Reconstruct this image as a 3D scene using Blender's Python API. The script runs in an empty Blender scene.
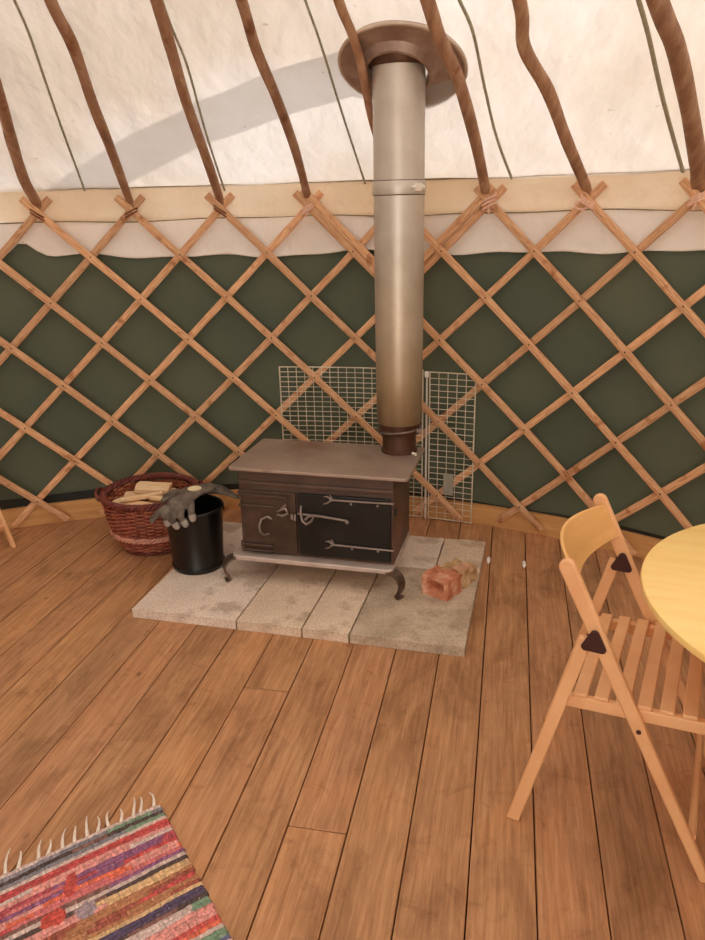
import bpy, bmesh, math, random
from mathutils import Vector, Matrix, noise
from math import sin, cos, pi, radians as R, sqrt, atan2
random.seed(7)
SC = bpy.context.scene
COL = SC.collection

# ------------------------------------------------------------------ helpers
def link(o, parent=None):
    COL.objects.link(o)
    if parent is not None: o.parent = parent
    return o
def tag(o, label=None, cat=None, group=None, kind=None):
    if label: o['label'] = label
    if cat: o['category'] = cat
    if group: o['group'] = group
    if kind: o['kind'] = kind
    return o
def empty(name, loc=(0, 0, 0), rz=0.0):
    o = bpy.data.objects.new(name, None); o.empty_display_size = .05
    o.location = loc; o.rotation_euler = (0, 0, rz)
    return link(o)
SH = []
def build(name, bm, m, parent=None, smooth=False, bevel=0, seg=2, angle=40):
    bmesh.ops.recalc_face_normals(bm, faces=bm.faces)
    me = bpy.data.meshes.new(name); bm.to_mesh(me); bm.free()
    SH.append(me)
    o = bpy.data.objects.new(name, me)
    for x in (m if isinstance(m, (list, tuple)) else [m]): me.materials.append(x)
    if smooth:
        for p in me.polygons: p.use_smooth = True
    link(o, parent)
    if bevel:
        b = o.modifiers.new('bevel', 'BEVEL'); b.width = bevel; b.segments = seg
        b.limit_method = 'ANGLE'; b.angle_limit = R(angle); b.harden_normals = False
    return o
def box(bm, c, s, M=None, mi=0):
    """box centre c, full size s, optional 3x3/4x4 matrix applied about c"""
    vs = []
    for dx in (-.5, .5):
        for dy in (-.5, .5):
            for dz in (-.5, .5):
                v = Vector((dx*s[0], dy*s[1], dz*s[2]))
                if M is not None: v = M @ v
                vs.append(bm.verts.new(v + Vector(c)))
    for f in ((0,1,3,2),(4,6,7,5),(0,4,5,1),(2,3,7,6),(0,2,6,4),(1,5,7,3)):
        bm.faces.new([vs[i] for i in f]).material_index = mi
def bar(bm, a, b, w, t, up=(0, 0, 1), mi=0):
    """rectangular bar from a to b; w along the side direction, t along up"""
    a, b = Vector(a), Vector(b); d = (b-a); L = d.length; d.normalize()
    up = Vector(up); s = d.cross(up).normalized(); u = s.cross(d).normalized()
    M = Matrix((d, s, u)).transposed()
    box(bm, (a+b)/2, (L, w, t), M, mi)
def tube(bm, pts, r, seg=8, cap=True, closed=False, mi=0, flat=None):
    pts = [Vector(p) for p in pts]; n = len(pts)
    rr = r if isinstance(r, (list, tuple)) else [r]*n
    rings = []; prev = None
    for i, p in enumerate(pts):
        if closed: t = pts[(i+1) % n]-pts[i-1]
        else: t = pts[min(i+1, n-1)]-pts[max(i-1, 0)]
        t.normalize()
        if prev is None:
            ref = Vector((0, 0, 1)) if abs(t.z) < .9 else Vector((1, 0, 0))
            u = t.cross(ref).normalized()
        else:
            u = (prev-t*prev.dot(t)).normalized()
        prev = u; v = t.cross(u)
        fx, fy = flat if flat else (1, 1)
        rings.append([bm.verts.new(p+(u*cos(2*pi*k/seg)*fx+v*sin(2*pi*k/seg)*fy)*rr[i]) for k in range(seg)])
    m = n if closed else n-1
    for i in range(m):
        a, b = rings[i], rings[(i+1) % n]
        off = 0
        if closed and i == n-1:   # best match to avoid twist
            off = min(range(seg), key=lambda o_: (a[0].co-b[o_].co).length)
        for k in range(seg):
            f = bm.faces.new((a[k], a[(k+1) % seg], b[(k+1+off) % seg], b[(k+off) % seg])); f.material_index = mi; f.smooth = True
    if cap and not closed:
        bm.faces.new(rings[0][::-1]).material_index = mi; bm.faces.new(rings[-1]).material_index = mi
def lathe(bm, prof, seg=48, c=(0, 0, 0), cap=True, closed=False):
    c = Vector(c); rings = []
    for r, z in prof:
        rings.append([bm.verts.new(c+Vector((r*cos(2*pi*k/seg), r*sin(2*pi*k/seg), z))) for k in range(seg)])
    n = len(rings)
    for i in range(n if closed else n-1):
        a, b = rings[i], rings[(i+1) % n]
        for k in range(seg):
            f = bm.faces.new((a[k], a[(k+1) % seg], b[(k+1) % seg], b[k])); f.smooth = True
    if cap and not closed:
        bm.faces.new(rings[0][::-1]); bm.faces.new(rings[-1])
def ball(bm, c, r, M=None, sub=2):
    q = bmesh.ops.create_icosphere(bm, subdivisions=sub, radius=1)
    r = Vector(r) if not isinstance(r, (int, float)) else Vector((r, r, r))
    for v in q['verts']:
        w = Vector((v.co.x*r.x, v.co.y*r.y, v.co.z*r.z))
        if M is not None: w = M @ w
        v.co = w+Vector(c)
def prism(bm, outline, h, M):
    """outline: 2D pts (x,y), extruded 0..h in z, transformed with 4x4 M"""
    a = [bm.verts.new(M @ Vector((x, y, 0))) for x, y in outline]
    b = [bm.verts.new(M @ Vector((x, y, h))) for x, y in outline]
    n = len(a)
    bm.faces.new(a[::-1]); bm.faces.new(b)
    for i in range(n): bm.faces.new((a[i], a[(i+1) % n], b[(i+1) % n], b[i]))

# ------------------------------------------------------------------ materials
def newmat(name):
    m = bpy.data.materials.new(name); m.use_nodes = True
    nt = m.node_tree; b = nt.nodes['Principled BSDF']
    return m, nt, b
def s2l(c): return tuple(((x/255)/12.92 if x/255 <= .04045 else ((x/255+.055)/1.055)**2.4) for x in c)+(1,)
def N(nt, t, **kw):
    n = nt.nodes.new(t)
    for k, v in kw.items(): setattr(n, k, v)
    return n
def ramp(nt, stops):
    r = N(nt, 'ShaderNodeValToRGB'); e = r.color_ramp.elements
    while len(e) < len(stops): e.new(.5)
    for x, (p, c) in zip(e, stops): x.position = p; x.color = c
    return r
def mixc(nt, fac, a, b, blend='MIX'):
    m = N(nt, 'ShaderNodeMix', data_type='RGBA', blend_type=blend)
    L = nt.links
    for sock, v in ((m.inputs[0], fac), (m.inputs[6], a), (m.inputs[7], b)):
        if isinstance(v, (int, float, tuple)): sock.default_value = v
        else: L.new(v, sock)
    return m.outputs[2]
def noise_mat(name, stops, scale=5, stretch=(1, 1, 1), coord='Object', rough=.6, bump=.2, dist=.002, detail=6, metal=0, rscale=None, spec=.5, extra=None, roughvar=0):
    m, nt, b = newmat(name); L = nt.links
    tc = N(nt, 'ShaderNodeTexCoord'); mp = N(nt, 'ShaderNodeMapping'); mp.inputs['Scale'].default_value = stretch
    L.new(tc.outputs[coord], mp.inputs['Vector'])
    n = N(nt, 'ShaderNodeTexNoise'); n.inputs['Scale'].default_value = scale; n.inputs['Detail'].default_value = detail; n.inputs['Roughness'].default_value = .6
    L.new(mp.outputs['Vector'], n.inputs['Vector'])
    rp = ramp(nt, stops); L.new(n.outputs['Fac'], rp.inputs['Fac'])
    col = rp.outputs['Color']
    if extra: col = extra(nt, col, tc, mp)
    L.new(col, b.inputs['Base Color'])
    b.inputs['Roughness'].default_value = rough; b.inputs['Metallic'].default_value = metal
    b.inputs['Specular IOR Level'].default_value = spec
    if roughvar:
        mr = N(nt, 'ShaderNodeMapRange'); mr.inputs['To Min'].default_value = rough-roughvar; mr.inputs['To Max'].default_value = rough+roughvar
        L.new(n.outputs['Fac'], mr.inputs['Value']); L.new(mr.outputs[0], b.inputs['Roughness'])
    if bump:
        bp = N(nt, 'ShaderNodeBump'); bp.inputs['Strength'].default_value = bump; bp.inputs['Distance'].default_value = dist
        L.new(n.outputs['Fac'], bp.inputs['Height']); L.new(bp.outputs['Normal'], b.inputs['Normal'])
    return m
def rand_tint(lo, hi):
    """per-object value change"""
    def f(nt, col, tc, mp):
        oi = N(nt, 'ShaderNodeObjectInfo'); mr = N(nt, 'ShaderNodeMapRange')
        mr.inputs['To Min'].default_value = lo; mr.inputs['To Max'].default_value = hi
        nt.links.new(oi.outputs['Random'], mr.inputs['Value'])
        h = N(nt, 'ShaderNodeHueSaturation'); nt.links.new(mr.outputs[0], h.inputs['Value']); nt.links.new(col, h.inputs['Color'])
        return h.outputs['Color']
    return f

def canvas_mat(name, col, trans, stain, tamt=.5):
    """thin cloth: diffuse plus light passing through"""
    m = bpy.data.materials.new(name); m.use_nodes = True; nt = m.node_tree; L = nt.links
    nt.nodes.remove(nt.nodes['Principled BSDF']); out = nt.nodes['Material Output']
    tc = N(nt, 'ShaderNodeTexCoord')
    n = N(nt, 'ShaderNodeTexNoise'); n.inputs['Scale'].default_value = 1.1; n.inputs['Detail'].default_value = 5
    L.new(tc.outputs['Object'], n.inputs['Vector'])
    rp = ramp(nt, [(.36, (1, 1, 1, 1)), (.62, s2l(stain))]); L.new(n.outputs['Fac'], rp.inputs['Fac'])
    # fine spots of mildew
    n2 = N(nt, 'ShaderNodeTexNoise'); n2.inputs['Scale'].default_value = 24; n2.inputs['Detail'].default_value = 2
    L.new(tc.outputs['Object'], n2.inputs['Vector'])
    r2 = ramp(nt, [(.735, (1, 1, 1, 1)), (.80, (.74, .70, .62, 1))]); L.new(n2.outputs['Fac'], r2.inputs['Fac'])
    c1 = mixc(nt, 1.0, rp.outputs['Color'], r2.outputs['Color'], 'MULTIPLY')
    ca = mixc(nt, 1.0, c1, col, 'MULTIPLY'); cb = mixc(nt, 1.0, c1, trans, 'MULTIPLY')
    d = N(nt, 'ShaderNodeBsdfDiffuse'); t = N(nt, 'ShaderNodeBsdfTranslucent'); mx = N(nt, 'ShaderNodeMixShader')
    mx.inputs[0].default_value = tamt
    L.new(ca, d.inputs['Color']); L.new(cb, t.inputs['Color'])
    n3 = N(nt, 'ShaderNodeTexNoise'); n3.inputs['Scale'].default_value = 3.2; n3.inputs['Detail'].default_value = 4
    mp = N(nt, 'ShaderNodeMapping'); mp.inputs['Scale'].default_value = (1.4, .7, 1.0); mp.inputs['Rotation'].default_value = (0, 0, .8)
    L.new(tc.outputs['Object'], mp.inputs['Vector']); L.new(mp.outputs['Vector'], n3.inputs['Vector'])
    bp = N(nt, 'ShaderNodeBump'); bp.inputs['Strength'].default_value = .8; bp.inputs['Distance'].default_value = .06
    L.new(n3.outputs['Fac'], bp.inputs['Height']); L.new(bp.outputs['Normal'], d.inputs['Normal']); L.new(bp.outputs['Normal'], t.inputs['Normal'])
    L.new(d.outputs[0], mx.inputs[1]); L.new(t.outputs[0], mx.inputs[2]); L.new(mx.outputs[0], out.inputs['Surface'])
    return m

M = {}
M['roof'] = canvas_mat('roof_canvas', (.86, .80, .72, 1), (.245, .23, .222, 1), (232, 222, 210), .5)
M['band'] = canvas_mat('skirt_canvas', (.88, .76, .60, 1), (.80, .66, .50, 1), (236, 222, 202), .10)
M['band_low'] = canvas_mat('skirt_canvas_lower', (.97, .93, .88, 1), (.8, .7, .6, 1), (244, 238, 232), .02)
M['green'] = noise_mat('green_wall_cloth', [(.3, s2l((88, 98, 84))), (.7, s2l((104, 110, 90)))], 1.6, rough=.85, bump=.25, dist=.02, detail=4, spec=.2)
M['dark_cloth'] = noise_mat('dark_groundsheet', [(.3, s2l((22, 25, 24))), (.7, s2l((38, 42, 38)))], 6, rough=.7, bump=.2)
M['hem'] = noise_mat('hem_piping', [(.3, s2l((225, 215, 200))), (.7, s2l((245, 238, 228)))], 20, rough=.8, bump=.1)
M['seam_dark'] = noise_mat('seam_stitching', [(.3, s2l((112, 100, 76))), (.7, s2l((140, 126, 98)))], 20, rough=.8, bump=.1)

def lath_extra(nt, col, tc, mp):
    # bark and knots: sparse darker spots along the lath
    n = N(nt, 'ShaderNodeTexNoise'); n.inputs['Scale'].default_value = 14; n.inputs['Detail'].default_value = 3
    nt.links.new(tc.outputs['Object'], n.inputs['Vector'])
    r = ramp(nt, [(.60, (1, 1, 1, 1)), (.72, (.62, .46, .34, 1))]); nt.links.new(n.outputs['Fac'], r.inputs['Fac'])
    col = mixc(nt, 1.0, col, r.outputs['Color'], 'MULTIPLY')
    return rand_tint(.82, 1.12)(nt, col, tc, mp)
M['lath'] = noise_mat('split_lath_wood', [(.25, s2l((168, 108, 66))), (.5, s2l((224, 172, 126))), (.72, s2l((248, 210, 168)))], 4, (3, 60, 1), 'UV', rough=.62, bump=.4, dist=.002, extra=lath_extra)
M['pin'] = noise_mat('lath_pin', [(.3, s2l((70, 38, 24))), (.7, s2l((100, 60, 38)))], 20, rough=.7, bump=0)
M['pole'] = noise_mat('coppiced_pole_wood', [(.25, s2l((136, 96, 70))), (.5, s2l((176, 134, 104))), (.75, s2l((208, 172, 140)))], 5, (6, 1.2, 2), 'Object', rough=.7, bump=.6, dist=.003, extra=lath_extra)
M['ply'] = noise_mat('plywood_edge_board', [(.3, s2l((196, 142, 84))), (.7, s2l((222, 172, 112)))], 3, (1, 1, 14), rough=.6, bump=.15, dist=.001)
M['cord_green'] = noise_mat('green_cord', [(.3, s2l((160, 158, 136))), (.7, s2l((184, 182, 160)))], 60, rough=.9, bump=.4)
M['cord_tan'] = noise_mat('tan_twine', [(.3, s2l((226, 178, 152))), (.7, s2l((248, 214, 192)))], 80, rough=.9, bump=.5)
M['cord_brown'] = noise_mat('brown_twine', [(.3, s2l((110, 66, 40))), (.7, s2l((150, 98, 64)))], 80, rough=.9, bump=.5)

def floor_mat():
    m, nt, b = newmat('floor_planks'); L = nt.links
    tc = N(nt, 'ShaderNodeTexCoord'); g = N(nt, 'ShaderNodeNewGeometry')
    add = N(nt, 'ShaderNodeVectorMath', operation='MULTIPLY_ADD')
    comb = N(nt, 'ShaderNodeCombineXYZ')
    for i in range(3): L.new(g.outputs['Random Per Island'], comb.inputs[i])
    L.new(comb.outputs[0], add.inputs[0]); add.inputs[1].default_value = (13, 37, 5); L.new(tc.outputs['Object'], add.inputs[2])
    def nz(scale, sc, detail=6, rough=.6, distort=0, src=add.outputs[0]):
        mp = N(nt, 'ShaderNodeMapping'); mp.inputs['Scale'].default_value = sc; L.new(src, mp.inputs['Vector'])
        n = N(nt, 'ShaderNodeTexNoise'); n.inputs['Scale'].default_value = scale; n.inputs['Detail'].default_value = detail
        n.inputs['Roughness'].default_value = rough; n.inputs['Distortion'].default_value = distort
        L.new(mp.outputs[0], n.inputs['Vector']); return n.outputs['Fac']
    grain = nz(5, (16, .9, 1), 8, .65, .6)
    r1 = ramp(nt, [(.25, s2l((156, 112, 76))), (.5, s2l((191, 143, 104))), (.78, s2l((218, 172, 130)))]); L.new(grain, r1.inputs['Fac'])
    # plank to plank change
    r2 = ramp(nt, [(0, (.84, .83, .83, 1)), (.33, (1.0, .97, .90, 1)), (.66, (.98, .93, .93, 1)), (1, (1.04, 1.0, .90, 1))]); L.new(g.outputs['Random Per Island'], r2.inputs['Fac'])
    c = mixc(nt, 1.0, r1.outputs['Color'], r2.outputs['Color'], 'MULTIPLY')
    # worn, dirty cloudy marks
    cl = nz(2.3, (2.4, 1, 1), 6, .62, .8)
    r3 = ramp(nt, [(.34, (.66, .62, .58, 1)), (.50, (.98, .98, .98, 1)), (.70, (1.12, 1.08, 1.0, 1))]); L.new(cl, r3.inputs['Fac'])
    c = mixc(nt, .9, c, r3.outputs['Color'], 'MULTIPLY')
    sm = nz(9, (1, 1.1, 1), 4, .7, 1.2)
    r4 = ramp(nt, [(.56, (1, 1, 1, 1)), (.72, (.66, .60, .56, 1))]); L.new(sm, r4.inputs['Fac'])
    c = mixc(nt, .7, c, r4.outputs['Color'], 'MULTIPLY')
    vo = N(nt, 'ShaderNodeTexVoronoi'); vo.inputs['Scale'].default_value = 3.1
    mp = N(nt, 'ShaderNodeMapping'); mp.inputs['Scale'].default_value = (1.6, .9, 1); L.new(add.outputs[0], mp.inputs['Vector']); L.new(mp.outputs[0], vo.inputs['Vector'])
    r5 = ramp(nt, [(.025, s2l((92, 54, 34))), (.06, (1, 1, 1, 1))]); L.new(vo.outputs['Distance'], r5.inputs['Fac'])
    c = mixc(nt, .8, c, r5.outputs['Color'], 'MULTIPLY')
    L.new(c, b.inputs['Base Color'])
    mr = N(nt, 'ShaderNodeMapRange'); mr.inputs['To Min'].default_value = .42; mr.inputs['To Max'].default_value = .68; L.new(cl, mr.inputs['Value']); L.new(mr.outputs[0], b.inputs['Roughness'])
    b.inputs['Specular IOR Level'].default_value = .35
    bp = N(nt, 'ShaderNodeBump'); bp.inputs['Strength'].default_value = .25; bp.inputs['Distance'].default_value = .002
    L.new(grain, bp.inputs['Height']); L.new(bp.outputs['Normal'], b.inputs['Normal'])
    return m
M['floor'] = floor_mat()
M['gap'] = noise_mat('underfloor_dark', [(.3, s2l((30, 18, 12))), (.7, s2l((44, 28, 18)))], 10, rough=.9, bump=0)

def slab_extra(nt, col, tc, mp):
    n = N(nt, 'ShaderNodeTexNoise'); n.inputs['Scale'].default_value = 7; n.inputs['Detail'].default_value = 3
    nt.links.new(tc.outputs['Object'], n.inputs['Vector'])
    r = ramp(nt, [(.56, (1, 1, 1, 1)), (.66, (.72, .68, .64, 1))]); nt.links.new(n.outputs['Fac'], r.inputs['Fac'])
    n2 = N(nt, 'ShaderNodeTexNoise'); n2.inputs['Scale'].default_value = 120; n2.inputs['Detail'].default_value = 2
    nt.links.new(tc.outputs['Object'], n2.inputs['Vector'])
    r2 = ramp(nt, [(.35, (.78, .76, .74, 1)), (.6, (1, 1, 1, 1))]); nt.links.new(n2.outputs['Fac'], r2.inputs['Fac'])
    c = mixc(nt, 1.0, col, r.outputs['Color'], 'MULTIPLY')
    return mixc(nt, 1.0, c, r2.outputs['Color'], 'MULTIPLY')
M['slab'] = noise_mat('concrete_paving', [(.3, s2l((228, 210, 194))), (.7, s2l((248, 232, 218)))], 4, rough=.9, bump=.4, dist=.003, extra=slab_extra, spec=.2)
M['slab_warm'] = noise_mat('sandy_paving', [(.3, s2l((222, 200, 176))), (.7, s2l((242, 222, 200)))], 4, rough=.9, bump=.4, dist=.003, extra=slab_extra, spec=.2)
M['slab_dark'] = noise_mat('sooty_paving', [(.3, s2l((170, 152, 132))), (.5, s2l((206, 188, 166))), (.7, s2l((224, 208, 186)))], 6, rough=.9, bump=.5, dist=.004, extra=slab_extra, spec=.2)

def iron(name, a, b_, rough=.45, metal=.5):
    return noise_mat(name, [(.3, s2l(a)), (.5, s2l(b_)), (.75, s2l(tuple(min(255, x+14) for x in b_)))], 7, rough=rough, bump=.25, dist=.0015, metal=metal, roughvar=.1)
def rust_extra(nt, col, tc, mp):
    n = N(nt, 'ShaderNodeTexNoise'); n.inputs['Scale'].default_value = 3.4; n.inputs['Detail'].default_value = 5
    nt.links.new(tc.outputs['Object'], n.inputs['Vector'])
    r = ramp(nt, [(.5, (0, 0, 0, 1)), (.72, (1, 1, 1, 1))]); nt.links.new(n.outputs['Fac'], r.inputs['Fac'])
    return mixc(nt, r.outputs['Color'], col, s2l((130, 90, 72)))
M['stove'] = noise_mat('stove_iron', [(.3, s2l((80, 62, 54))), (.7, s2l((106, 86, 76)))], 6, rough=.5, bump=.3, dist=.002, metal=.35, extra=rust_extra, roughvar=.1)
M['stove_top'] = noise_mat('stove_top_plate', [(.3, s2l((156, 136, 122))), (.7, s2l((182, 162, 148)))], 5, rough=.42, bump=.2, dist=.001, metal=.4, extra=rust_extra, roughvar=.1)
M['stove_door_a'] = iron('stove_door_brown', (66, 50, 42), (84, 66, 56), .45, .4)
M['stove_door_b'] = iron('stove_door_black', (22, 21, 20), (32, 30, 28), .42, .3)
M['stove_bar'] = iron('stove_fittings', (112, 98, 90), (146, 132, 124), .35, .6)
M['stove_tray'] = iron('ash_lip', (172, 156, 148), (206, 190, 182), .4, .35)
M['stove_leg'] = iron('stove_leg_iron', (92, 76, 66), (130, 112, 100), .35, .7)

def flue_mat():
    m, nt, b = newmat('flue_steel'); L = nt.links
    tc = N(nt, 'ShaderNodeTexCoord'); sp = N(nt, 'ShaderNodeSeparateXYZ'); L.new(tc.outputs['Object'], sp.inputs[0])
    # heat staining near the lower end (fixed to the pipe)
    r = ramp(nt, [(0, s2l((134, 112, 82))), (.22, s2l((176, 156, 124))), (.6, s2l((214, 200, 180))), (1, s2l((208, 200, 188)))])
    mr = N(nt, 'ShaderNodeMapRange'); mr.inputs['From Min'].default_value = .22; mr.inputs['From Max'].default_value = 1.0
    n = N(nt, 'ShaderNodeTexNoise'); n.inputs['Scale'].default_value = 3; n.inputs['Detail'].default_value = 6
    mp = N(nt, 'ShaderNodeMapping'); mp.inputs['Scale'].default_value = (3, 3, .6); L.new(tc.outputs['Object'], mp.inputs[0]); L.new(mp.outputs[0], n.inputs['Vector'])
    ma = N(nt, 'ShaderNodeMath', operation='MULTIPLY_ADD'); L.new(n.outputs['Fac'], ma.inputs[0]); ma.inputs[1].default_value = .25
    L.new(sp.outputs[2], ma.inputs[2]); L.new(ma.outputs[0], mr.inputs['Value']); L.new(mr.outputs[0], r.inputs['Fac'])
    n2 = N(nt, 'ShaderNodeTexNoise'); n2.inputs['Scale'].default_value = 8; n2.inputs['Detail'].default_value = 5; L.new(tc.outputs['Object'], n2.inputs['Vector'])
    r2 = ramp(nt, [(.4, (1, 1, 1, 1)), (.7, (.86, .83, .78, 1))]); L.new(n2.outputs['Fac'], r2.inputs['Fac'])
    c = mixc(nt, 1.0, r.outputs['Color'], r2.outputs['Color'], 'MULTIPLY'); L.new(c, b.inputs['Base Color'])
    b.inputs['Metallic'].default_value = .55; b.inputs['Roughness'].default_value = .42
    return m
M['flue'] = flue_mat()
M['flue_stub'] = iron('burnt_flue_collar', (58, 38, 28), (92, 62, 44), .5, .5)
M['flange'] = noise_mat('roof_flange_metal', [(.3, s2l((146, 120, 104))), (.5, s2l((172, 146, 130))), (.7, s2l((200, 178, 162)))], 9, rough=.45, bump=.3, dist=.002, metal=.35, detail=5)
M['flange_rim'] = noise_mat('flange_rim_metal', [(.3, s2l((190, 170, 150))), (.7, s2l((222, 206, 188)))], 9, rough=.45, bump=.2, metal=.2)
M['steel'] = iron('bright_steel', (222, 216, 206), (246, 242, 234), .3, .3)
M['wire'] = iron('galvanised_wire', (196, 188, 162), (226, 218, 196), .45, .1)
M['tagw'] = noise_mat('pale_tag', [(.3, s2l((150, 146, 130))), (.7, s2l((174, 168, 150)))], 18, rough=.6, bump=.1)
M['bucket'] = noise_mat('black_bucket', [(.3, s2l((9, 10, 10))), (.7, s2l((18, 18, 18)))], 8, rough=.3, bump=.05, spec=.5)
M['coal'] = noise_mat('ash_and_coal', [(.3, s2l((20, 18, 16))), (.7, s2l((44, 40, 36)))], 30, rough=.9, bump=.6, dist=.01)
M['wicker'] = noise_mat('red_brown_willow', [(.25, s2l((108, 44, 34))), (.5, s2l((158, 82, 58))), (.8, s2l((192, 118, 84)))], 22, rough=.5, bump=.2, detail=3)
M['wicker_light'] = noise_mat('pink_willow', [(.3, s2l((196, 126, 108))), (.7, s2l((236, 184, 160)))], 22, rough=.5, bump=.2, detail=3)
M['wicker_dark'] = noise_mat('dark_willow', [(.3, s2l((92, 38, 34))), (.7, s2l((132, 66, 54)))], 22, rough=.5, bump=.2, detail=3)
M['kindling'] = noise_mat('split_kindling', [(.3, s2l((236, 196, 148))), (.7, s2l((252, 226, 188)))], 8, (2, 14, 14), rough=.75, bump=.4, dist=.002, extra=rand_tint(.88, 1.05))
M['brick'] = noise_mat('red_brick', [(.3, s2l((172, 98, 70))), (.5, s2l((210, 142, 110))), (.7, s2l((236, 198, 170)))], 14, rough=.95, bump=.8, dist=.006, spec=.2)
M['brick_pale'] = noise_mat('weathered_brick', [(.3, s2l((190, 140, 108))), (.7, s2l((220, 180, 148)))], 20, rough=.95, bump=.8, dist=.006, spec=.2)
M['mortar'] = noise_mat('mortar_crust', [(.3, s2l((164, 128, 88))), (.55, s2l((204, 172, 130))), (.75, s2l((228, 206, 174)))], 20, rough=.95, bump=.9, dist=.006, spec=.2)
M['chair'] = noise_mat('beech_chair_wood', [(.3, s2l((228, 170, 120))), (.7, s2l((242, 192, 142)))], 3, (2, 2, 2), rough=.42, bump=.06, dist=.001, detail=8)
M['chair_ply'] = noise_mat('chair_back_plywood', [(.3, s2l((226, 172, 104))), (.7, s2l((240, 190, 124)))], 4, (1, 1, 8), rough=.4, bump=.05, dist=.001)
M['plastic'] = noise_mat('maroon_plastic', [(.3, s2l((52, 24, 26))), (.7, s2l((66, 34, 34)))], 8, rough=.35, bump=0)
M['table'] = noise_mat('lacquered_pine_top', [(.25, s2l((246, 204, 124))), (.5, s2l((255, 220, 142))), (.78, s2l((255, 230, 162)))], 2.2, (1, 9, 1), rough=.32, bump=.03, dist=.001, detail=7)
M['peg'] = noise_mat('white_cap', [(.3, (.9, .88, .84, 1)), (.7, (1, .98, .95, 1))], 9, rough=.3, bump=0)  # white for the modelled floor light spots and the rod tip

# ------------------------------------------------------------------ the place: calibrated numbers (metres)
CX, CY, RW = -.680, .698, 3.147          # centre of the round tent and radius of the trellis
A0, DA = R(-14.49), R(7.86)              # angle of the first trellis head and spacing
def pol(a, r, z): return Vector((CX+r*sin(a), CY+r*cos(a), z))
def ang(u): return A0+DA*u+.00013*(u-3)**2
def zk(k): return 1.585-.2125*k+.001*k*k # height of the k-th crossing row

# ---------------- floor: boards run 12 degrees off the view axis
FA = R(12.0)
bm = bmesh.new()
PW = .1629; n0 = -.034; gap = .0035
cn = CX*cos(FA)-CY*sin(FA); ct = CX*sin(FA)+CY*cos(FA)
joints = {-5: [2.083], -3: [1.513], -6: [3.0], 2: [1.05], -9: [2.45], -12: [1.9], 5: [2.2], -1: [.6], 0: [3.75]}
k = int((cn-3.3-n0)/PW)
while n0+k*PW < cn+3.3:
    a, b = n0+k*PW+gap/2, n0+(k+1)*PW-gap/2
    m_ = (a+b)/2; h2 = 3.32**2-(m_-cn)**2
    if h2 > .02:
        h = sqrt(h2); t0, t1 = ct-h, ct+h
        cuts = [t0]+[t for t in joints.get(k, []) if t0 < t < t1]+[t1]
        for s, e in zip(cuts, cuts[1:]):
            e -= .003; dz = random.uniform(-.0006, .0006)
            box(bm, (m_, (s+e)/2, -.012+dz), (b-a, e-s, .024))
    k += 1
fl = build('floor', bm, M['floor'], bevel=.0022, seg=2); fl.rotation_euler = (0, 0, -FA)
tag(fl, kind='structure')
bm = bmesh.new(); lathe(bm, [(.01, -.026), (3.32, -.026), (3.32, -.06), (.01, -.06)], 72, cap=True)
o = build('trim_1', bm, M['gap']); o.location = (CX, CY, 0); tag(o, kind='structure')

# ---------------- round wall cloth
DG0, DG1 = R(200), R(520)   # unseen doorway added behind camera for more light, between 160 and 200 degrees
def ringsheet(name, prof, m, seg=360, fz=None, a_from=0, a_to=2*pi, disp=0, seed=0):
    """prof: list of (r, z); optional fz(angle, index, r, z) -> (r, z)"""
    bm = bmesh.new(); rings = []
    full = abs(a_to-a_from-2*pi) < 1e-6
    n = seg if full else seg+1
    for i, (r, z) in enumerate(prof):
        row = []
        for q in range(n):
            a = a_from+(a_to-a_from)*q/seg
            rr, zz = (r, z) if fz is None else fz(a, i, r, z)
            if disp: rr += disp*noise.noise(Vector((sin(a)*5+seed, cos(a)*5, zz*1.3)))
            row.append(bm.verts.new(pol(a, rr, zz)))
        rings.append(row)
    for i in range(len(rings)-1):
        for q in range(seg):
            bm.faces.new((rings[i][q], rings[i][(q+1) % n], rings[i+1][(q+1) % n], rings[i+1][q]))
    return build(name, bm, m, smooth=True)
zs = [.09+.0925*i for i in range(15)]+[1.50]
tag(ringsheet('wall_back', [(RW+.068, z) for z in zs], M['green'], 240, a_from=DG0, a_to=DG1, disp=.020), kind='structure')
tag(ringsheet('trim_2', [(RW+.045, .128), (RW+.047, .10), (RW+.052, .085)], M['dark_cloth'], 240, a_from=DG0, a_to=DG1,
    fz=lambda a, i, r, z: (r, z+(.010*sin(a*9)+.006*sin(a*23)+.034/(1+math.exp(((math.degrees(a)+180) % 360-180+1)/2.0)) if i == 0 else 0)), disp=.006, seed=3), kind='structure')
# curved ply edge board
tag(ringsheet('baseboard_back', [(RW+.045, -.01), (RW+.027, -.01), (RW+.027, .108), (RW+.045, .108)], M['ply'], 240), kind='structure')
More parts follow.
